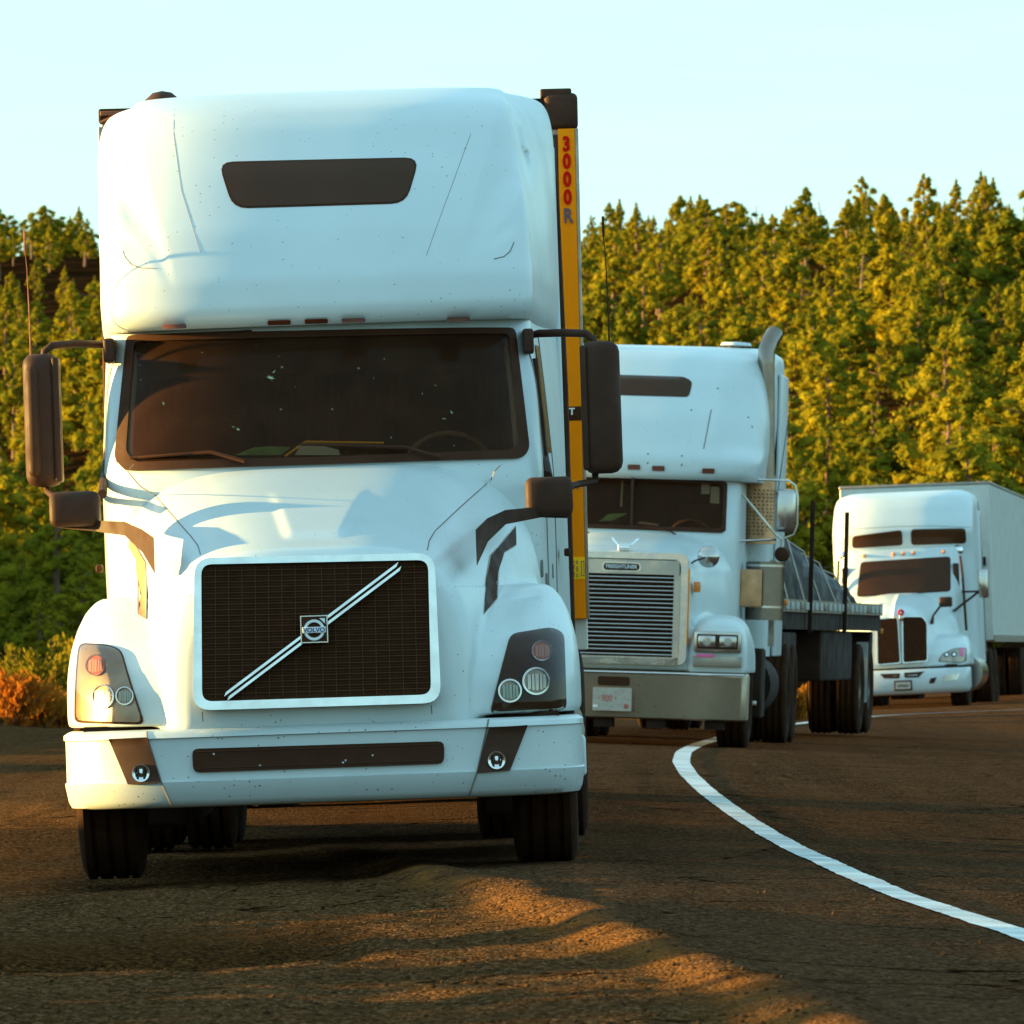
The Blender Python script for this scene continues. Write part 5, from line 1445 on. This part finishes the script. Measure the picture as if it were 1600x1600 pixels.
ico = bmesh.new(); bmesh.ops.create_icosphere(ico, subdivisions=2, radius=1)
iv2 = [v.co.copy() for v in ico.verts]; ifc2 = [[v.index for v in f.verts] for f in ico.faces]; ico.free()
def crown_mesh(seed, h, r, style, nclump, leaves, lsize):
    R = random.Random(seed); vs = []; fs = []; limbs = []
    cl = []
    lean = (R.uniform(-.04, .04) * h, R.uniform(-.04, .04) * h)
    for i in range(nclump):
        t = (i + R.random()) / nclump                     # 0 bottom .. 1 top of the crown
        if style == 'cone': pr = (1 - t) ** .95 * .97 + .03
        elif style == 'round': pr = sqrt(max(0.02, 1 - (1.5 * t - .55) ** 2)) * (.6 + .4 * R.random())
        elif style == 'ragged': pr = (.3 + .7 * R.random()) * (1 - t ** 3) + .1
        else: pr = .95 * (1 - t) ** .5 * (.45 + .55 * R.random()) + .05
        z0 = h * (.10 if style != 'ragged' else .36); z = z0 + (h - z0) * .95 * t
        a = i * 2.4 + R.uniform(-.5, .5); q = R.uniform(.45, 1) if t < .9 else .2
        if i % 4 == 0: q *= .4
        x = cos(a) * pr * r * q + lean[0] * t; y = sin(a) * pr * r * q + lean[1] * t
        s_ = r * R.uniform(.17, .36) * (1 - (.66 if style in ('cone', 'ragged') else .5) * t)
        cl.append((x, y, z, s_)); limbs.append(((lean[0] * t, lean[1] * t, z - s_ * .8), (x, y, z)))
    for ci, (x, y, z, s_) in enumerate(cl):
        # dense heart of the clump
        ex = R.uniform(.8, 1.3); tilt = R.uniform(-.4, .4); b = len(vs)
        for v in iv2:
            d = 1 + .55 * noise.noise((v.x * 1.7 + ci * 3.1, v.y * 1.7 + seed, v.z * 1.7))
            k = s_ * .70 * d
            vs.append(Vector((x + v.x * k * ex, y + v.y * k, z + v.z * k * .75 + v.x * tilt * k)))
        fs += [tuple(i + b for i in f) for f in ifc2]
        n = int(leaves * (s_ / (r * .3)) ** 2)
        for k in range(n):
            u = Vector((R.gauss(0, 1), R.gauss(0, 1), R.gauss(0, 1))).normalized()
            d = 1 + .55 * noise.noise((u.x * 1.7 + ci * 3.1, u.y * 1.7 + seed, u.z * 1.7))
            rad = s_ * .70 * d * R.uniform(.85, 1.55)
            p = Vector((x + u.x * rad * ex, y + u.y * rad, z + u.z * rad * .75 + u.x * tilt * rad))
            nrm = (u * 1.0 + Vector((R.uniform(-.8, .8), R.uniform(-.8, .8), R.uniform(-.6, .9)))).normalized()
            a_ = nrm.orthogonal().normalized(); b_ = nrm.cross(a_)
            an = R.random() * pi; a2 = a_ * cos(an) + b_ * sin(an); b2 = nrm.cross(a2)
            L_ = lsize * R.uniform(.5, 1.3); W_ = L_ * R.uniform(.3, .6)
            b = len(vs)
            vs += [p - a2 * L_, p - b2 * W_, p + a2 * L_, p + b2 * W_]
            fs.append((b, b + 1, b + 2, b + 3))
    me = bpy.data.meshes.new('crown'); me.from_pydata(vs, [], fs); me.update()
    return me, limbs, lean
def trunk_mesh(seed, h, r, limbs, lean):
    R = random.Random(seed + 50); mb = MB()
    k = h * .022 + .02
    mb.tube([(lean[0] * t + R.uniform(-.02, .02), lean[1] * t + R.uniform(-.02, .02), h * .98 * t - .25 * (t == 0)) for t in [0, .2, .4, .6, .8, 1]], [k * (1.15 - .95 * t) for t in [0, .2, .4, .6, .8, 1]], 7)
    for a, b in limbs[::3]: mb.tube([a, ((a[0] + b[0]) / 2, (a[1] + b[1]) / 2, (a[2] * .45 + b[2] * .55)), b], [k * .35, k * .25, k * .1], 4, caps=False)
    return mb.mesh('trunk')
PR = []
SPEC = [('cone', 6.4, 2.1, 48), ('dense', 5.2, 2.6, 48), ('round', 5.0, 2.9, 50), ('cone', 5.8, 2.3, 44), ('ragged', 6.8, 2.6, 34), ('dense', 6.0, 2.5, 48), ('round', 4.0, 2.5, 36), ('ragged', 6.0, 2.4, 28)]
for i, (st_, h, r, nc) in enumerate(SPEC):
    cm, lb, ln = crown_mesh(100 + i, h, r, st_, nc, 150, .105)
    cm.materials.append(M['pine']); tm = trunk_mesh(i, h, r, lb, ln); tm.materials.append(M['bark'])
    PR.append((cm, tm, st_, h, r))
sn = MB()
R = random.Random(77)
sn.tube([(0, 0, -.2), (.03, 0, 1.5), (-.02, .04, 3.2), (.05, 0, 4.8)], [.11, .09, .06, .02], 7)
for i in range(18):
    z = 1.2 + i * .19; a = R.random() * 6.28; l = (1.0 - .03 * i) * R.uniform(.5, 1)
    sn.tube([(0, 0, z), (cos(a) * l * .5, sin(a) * l * .5, z + .15), (cos(a) * l, sin(a) * l, z + .1 + R.random() * .3)], [.03, .018, .006], 4, caps=False)
snag_me = sn.mesh('trunk'); snag_me.materials.append(M['snag'])

R = random.Random(11)
cand = []
tries = 0
grid = {}
def ok(x, y, dmin):
    gx, gy_ = int(x // 11), int(y // 11)
    for i in (-1, 0, 1):
        for j in (-1, 0, 1):
            for (a, b) in grid.get((gx + i, gy_ + j), ()):
                if (a - x) ** 2 + (b - y) ** 2 < dmin * dmin: return False
    return True
while tries < 120000 and len(cand) < 3600:
    tries += 1
    y = 290 + 700 * R.random() ** .85
    x = R.uniform(-.085, .085) * y
    u_ = x / y * F + 800
    dm = (4.4 + y * .0034) if (u_ < 200 or u_ > 880) else 11.0
    if not ok(x, y, dm): continue
    grid.setdefault((int(x // 11), int(y // 11)), []).append((x, y)); cand.append((x, y))
def proj(x, y, z):
    return (800 + F * x / y, 1010 - F * (z - CAM_Z) / y)
vis = []; hid = []
SKYL = {}
def shown(c):
    px, py = proj(c[0], c[1], 0)
    return (-40 < px < 175) or (890 < px < 1640)
cs = [(c, ground_z(*c)) for c in cand]
# nearest first, keep those whose top clears what already stands before them
cs.sort(key=lambda t: t[0][1])
hor = {}
for c, z in cs:
    k = R.randrange(len(PR)); s_ = R.choice((R.uniform(.45, .65), R.uniform(.6, .95), R.uniform(.9, 1.35))) * (1.0 if c[1] < 750 else .85)
    px, pt = proj(c[0], c[1], z + PR[k][3] * s_)
    hw_ = PR[k][4] * s_ * F / c[1]
    it = (c, z, k, s_, pt)
    if not shown(c): hid.append(it); continue
    cols = range(int((px - hw_ * .6) // 12), int((px + hw_ * .6) // 12) + 1)
    low = 760 if px > 1200 else 540 if px > 890 else 1000
    gain = sum(max(0, min(hor.get(q, low), low) - pt) for q in cols) * 12
    for q in cols: hor[q] = min(hor.get(q, 2000), pt)
    vis.append((gain, it))
vis.sort(key=lambda t: -t[0])
hid += [t[1] for t in vis[285:]]; vis = [t[1] for t in vis[:285]]
KN = {'cone': 'slender conical', 'round': 'low rounded', 'ragged': 'ragged open', 'dense': 'dense bushy'}
def zone(px, pt):
    if px < 200: a = 'left of the nearest truck'
    elif px < 1200: a = 'above the middle truck'
    elif px < 1400: a = 'right of the curved exhaust stack'
    else: a = 'above the farthest truck'
    b = 'on the skyline' if pt < 350 else 'high on the hill' if pt < 470 else 'halfway up the hill' if pt < 620 else 'low on the hill'
    return b + ' ' + a
ORD = 'leftmost,second from left,third from left,fourth from left,fifth from left,sixth from left,seventh from left,eighth from left,ninth from left,tenth from left,eleventh from left,twelfth from left,thirteenth from left,fourteenth from left,fifteenth from left,sixteenth from left,seventeenth from left,eighteenth from left,nineteenth from left,twentieth from left'.split(',')
vis.sort(key=lambda t: t[0][0] / t[0][1])
seen = {}
for (c, z, k, s_, pt) in vis:
    cm, tm, st_, h, r = PR[k]
    px, _ = proj(c[0], c[1], z)
    lab = '%s pine %s' % (KN[st_], zone(px, pt))
    q = seen.get(lab, 0); seen[lab] = q + 1
    grp = lab.replace(' pine ', ' pines ')
    if q < 20: lab = lab + ', ' + ORD[q]
    rt = empty('pine_tree', (c[0], c[1], z), lab, 'tree', rot=(0, 0, R.random() * 6.28), group=grp)
    q_ = R.uniform(.75, 1.3); rt.scale = (s_ * q_, s_ * q_ * R.uniform(.9, 1.1), s_)
    for nm, me in (('trunk', tm), ('crown', cm)):
        o = bpy.data.objects.new(nm, me); COL.objects.link(o); o.parent = rt
# a few bare dead pines
for i, (px, yy) in enumerate(((1185, 930), (1345, 620), (110, 640), (1290, 760))):
    x = (px - 800) / F * yy; z = ground_z(x, yy)
    o = bpy.data.objects.new('dead_pine', snag_me); COL.objects.link(o); o.location = (x, yy, z); o.rotation_euler = (.03 * i, .05 * (i - 1), i); o.scale = (1.25,) * 3
    tag(o, ['bare dead pine poking above the skyline over the middle truck', 'leaning dead pine trunk right of the exhaust stack, lower on the hill', 'bare dead pine beside the antenna of the left door mirror', 'bare dead pine trunk right of the exhaust stack, high on the hill'][i], 'dead tree')

# the rest of the wood: nobody could count it (instanced on points)
def woods(name, items, label):
    pr_me = []
    for (cm, tm, st_, h, r) in PR:
        bm = bmesh.new(); bm.from_mesh(cm); n = len(bm.faces)
        bm.from_mesh(tm)
        bm.faces.ensure_lookup_table()
        for i_, f in enumerate(bm.faces): f.material_index = 0 if i_ < n else 1
        me = bpy.data.meshes.new('tree_form'); bm.to_mesh(me); bm.free()
        me.materials.append(M['pine']); me.materials.append(M['bark'])
        pr_me.append(me)
    me = bpy.data.meshes.new(name); me.from_pydata([(c[0], c[1], z - .05) for c, z, k, s_, pt in items], [], [])
    ka = me.attributes.new('k', 'INT', 'POINT'); sa = me.attributes.new('s', 'FLOAT', 'POINT'); ra = me.attributes.new('r', 'FLOAT', 'POINT')
    for i, (c, z, k, s_, pt) in enumerate(items): ka.data[i].value = k; sa.data[i].value = s_; ra.data[i].value = R.random() * 6.28
    o = bpy.data.objects.new(name, me); COL.objects.link(o); tag(o, label, 'wood', kind='stuff')
    g = bpy.data.node_groups.new('scatter', 'GeometryNodeTree')
    g.interface.new_socket('Geometry', in_out='INPUT', socket_type='NodeSocketGeometry'); g.interface.new_socket('Geometry', in_out='OUTPUT', socket_type='NodeSocketGeometry')
    gi_ = g.nodes.new('NodeGroupInput'); go_ = g.nodes.new('NodeGroupOutput'); jn = g.nodes.new('GeometryNodeJoinGeometry')
    an = g.nodes.new('GeometryNodeInputNamedAttribute'); an.data_type = 'INT'; an.inputs[0].default_value = 'k'
    as_ = g.nodes.new('GeometryNodeInputNamedAttribute'); as_.data_type = 'FLOAT'; as_.inputs[0].default_value = 's'
    ar = g.nodes.new('GeometryNodeInputNamedAttribute'); ar.data_type = 'FLOAT'; ar.inputs[0].default_value = 'r'
    cx = g.nodes.new('ShaderNodeCombineXYZ'); g.links.new(ar.outputs['Attribute'], cx.inputs[2])
    for k, m_ in enumerate(pr_me):
        src = bpy.data.objects.new('tree_form', m_)          # only a source of shape, never linked to the scene
        oi = g.nodes.new('GeometryNodeObjectInfo'); oi.inputs[0].default_value = src
        ip = g.nodes.new('GeometryNodeInstanceOnPoints')
        eq = g.nodes.new('FunctionNodeCompare'); eq.data_type = 'INT'; eq.operation = 'EQUAL'
        g.links.new(an.outputs['Attribute'], eq.inputs[2]); eq.inputs[3].default_value = k
        g.links.new(gi_.outputs[0], ip.inputs['Points']); g.links.new(eq.outputs[0], ip.inputs['Selection']); g.links.new(oi.outputs['Geometry'], ip.inputs['Instance'])
        g.links.new(as_.outputs['Attribute'], ip.inputs['Scale']); g.links.new(cx.outputs[0], ip.inputs['Rotation'])
        g.links.new(ip.outputs[0], jn.inputs[0])
    g.links.new(jn.outputs[0], go_.inputs[0])
    md = o.modifiers.new('scatter', 'NODES'); md.node_group = g
    return o
items = list(hid)
for i in range(1400):                                   # margins beyond the frame and the spur on the left
    y = R.uniform(205, 985); s_ = R.choice((-1, 1)); x = s_ * (.085 * y + R.random() ** 1.5 * 130)
    far_left = s_ < 0 and (y > 480 or x > -50)           # young open growth, keeps the low sun on the slope
    if far_left and i % 3: continue
    items.append(((x, y), ground_z(x, y), R.randrange(len(PR)), R.uniform(.35, .6) if far_left else R.uniform(.8, 1.3), 0))
for i in range(500):                                  # low scrub between the trees
    y = R.uniform(270, 975); x = R.uniform(-.08, .08) * y
    items.append(((x, y), ground_z(x, y) - .1, R.choice((2, 5, 6)), R.uniform(.18, .42), 0))
for i in range(9):                                    # a thin row of pines beside the road, left of the frame
    y = 22 + i * 1.6 + R.uniform(-.25, .25); x = -R.uniform(20, 42)
    if y > 37.0: continue
    items.append(((x, y), ground_z(x, y), R.choice((4, 7, 0)), R.uniform(.35, .75), 0))
woods('forest', items, 'pine wood filling the hillside behind and between the single trees')

def bush(name, seed, px, d, w_, h, m, label, cat='bush', leaves=1500):
    R = random.Random(seed); x = (px - 800) / F * d; z = ground_z(x, d); vs = []; fs = []
    for i in range(leaves):
        st = R.randrange(22); ra = random.Random(seed * 100 + st)
        a = ra.random() * 6.28; tl_ = ra.uniform(.15, 1); hh = h * ra.uniform(.6, 1)
        t = R.random() ** .6
        p = Vector((cos(a) * w_ / 2 * tl_ * (t ** .7) + R.gauss(0, .05), sin(a) * w_ / 2 * tl_ * t ** .7 + R.gauss(0, .05), hh * t * (1 - .25 * tl_) + R.gauss(0, .04)))
        dr = Vector((cos(a) * .6 + R.gauss(0, .35), sin(a) * .6 + R.gauss(0, .35), 1)).normalized()
        b2 = dr.cross(Vector((R.gauss(0, 1), R.gauss(0, 1), .1))).normalized()
        L_ = R.uniform(.03, .08); b = len(vs)
        vs += [p - dr * L_, p - b2 * L_ * .4, p + dr * L_, p + b2 * L_ * .4]; fs.append((b, b + 1, b + 2, b + 3))
    me = bpy.data.meshes.new('leaves'); me.from_pydata(vs, [], fs); me.update(); me.materials.append(M[m])
    rt = empty(name, (x, d, z), label, cat)
    o = bpy.data.objects.new('leaves', me); COL.objects.link(o); o.parent = rt
    sb = MB()
    for st in range(22):
        ra = random.Random(seed * 100 + st); a = ra.random() * 6.28; tl_ = ra.uniform(.15, 1); hh = h * ra.uniform(.6, 1)
        sb.tube([(0, 0, -.05)] + [(cos(a) * w_ / 2 * tl_ * t ** .7, sin(a) * w_ / 2 * tl_ * t ** .7, hh * t * (1 - .25 * tl_)) for t in (.4, .9)], [.02, .012, .004], 4, caps=False)
    sb.build('stem', M['bark'], rt)
    return rt
bush('shrub', 1, 20, 121, 1.1, .80, 'shrub', 'rusty orange shrub at the road edge by the left picture border')
bush('shrub', 2, 62, 122, .9, .70, 'shrub', 'rusty orange shrub second from the left picture border')
bush('shrub', 3, 96, 123, .9, .62, 'shrub', 'rusty orange shrub touching the white wing of the nearest truck')
bush('shrub', 4, -20, 124, 1.0, .9, 'shrub', 'rusty shrub cut by the left picture border')
bush('shrub', 5, 70, 132, 1.6, 1.45, 'shrub2', 'yellow green shrub standing behind the rusty shrubs', leaves=2400)
bush('shrub', 6, 20, 136, 1.5, 1.15, 'shrub2', 'low yellow green shrub behind the leftmost rusty shrub', leaves=2200)
bush('shrub', 7, 112, 137, 1.4, 1.55, 'shrub2', 'tall yellow green shrub beside the white wing of the nearest truck', leaves=2200)
bush('shrub', 8, 1243, 131, .8, .55, 'shrub', 'orange shrub seen through the gap under the flatbed trailer')
for i in range(10):
    bush('shrub', 20 + i, 200 + i * 75, 126 + (i % 3) * 3, 1.2, .8, 'shrub' if i % 2 else 'shrub2', 'dry shrub of the row along the road edge behind the nearest truck', leaves=900)['group'] = 'shrubs behind the nearest truck'
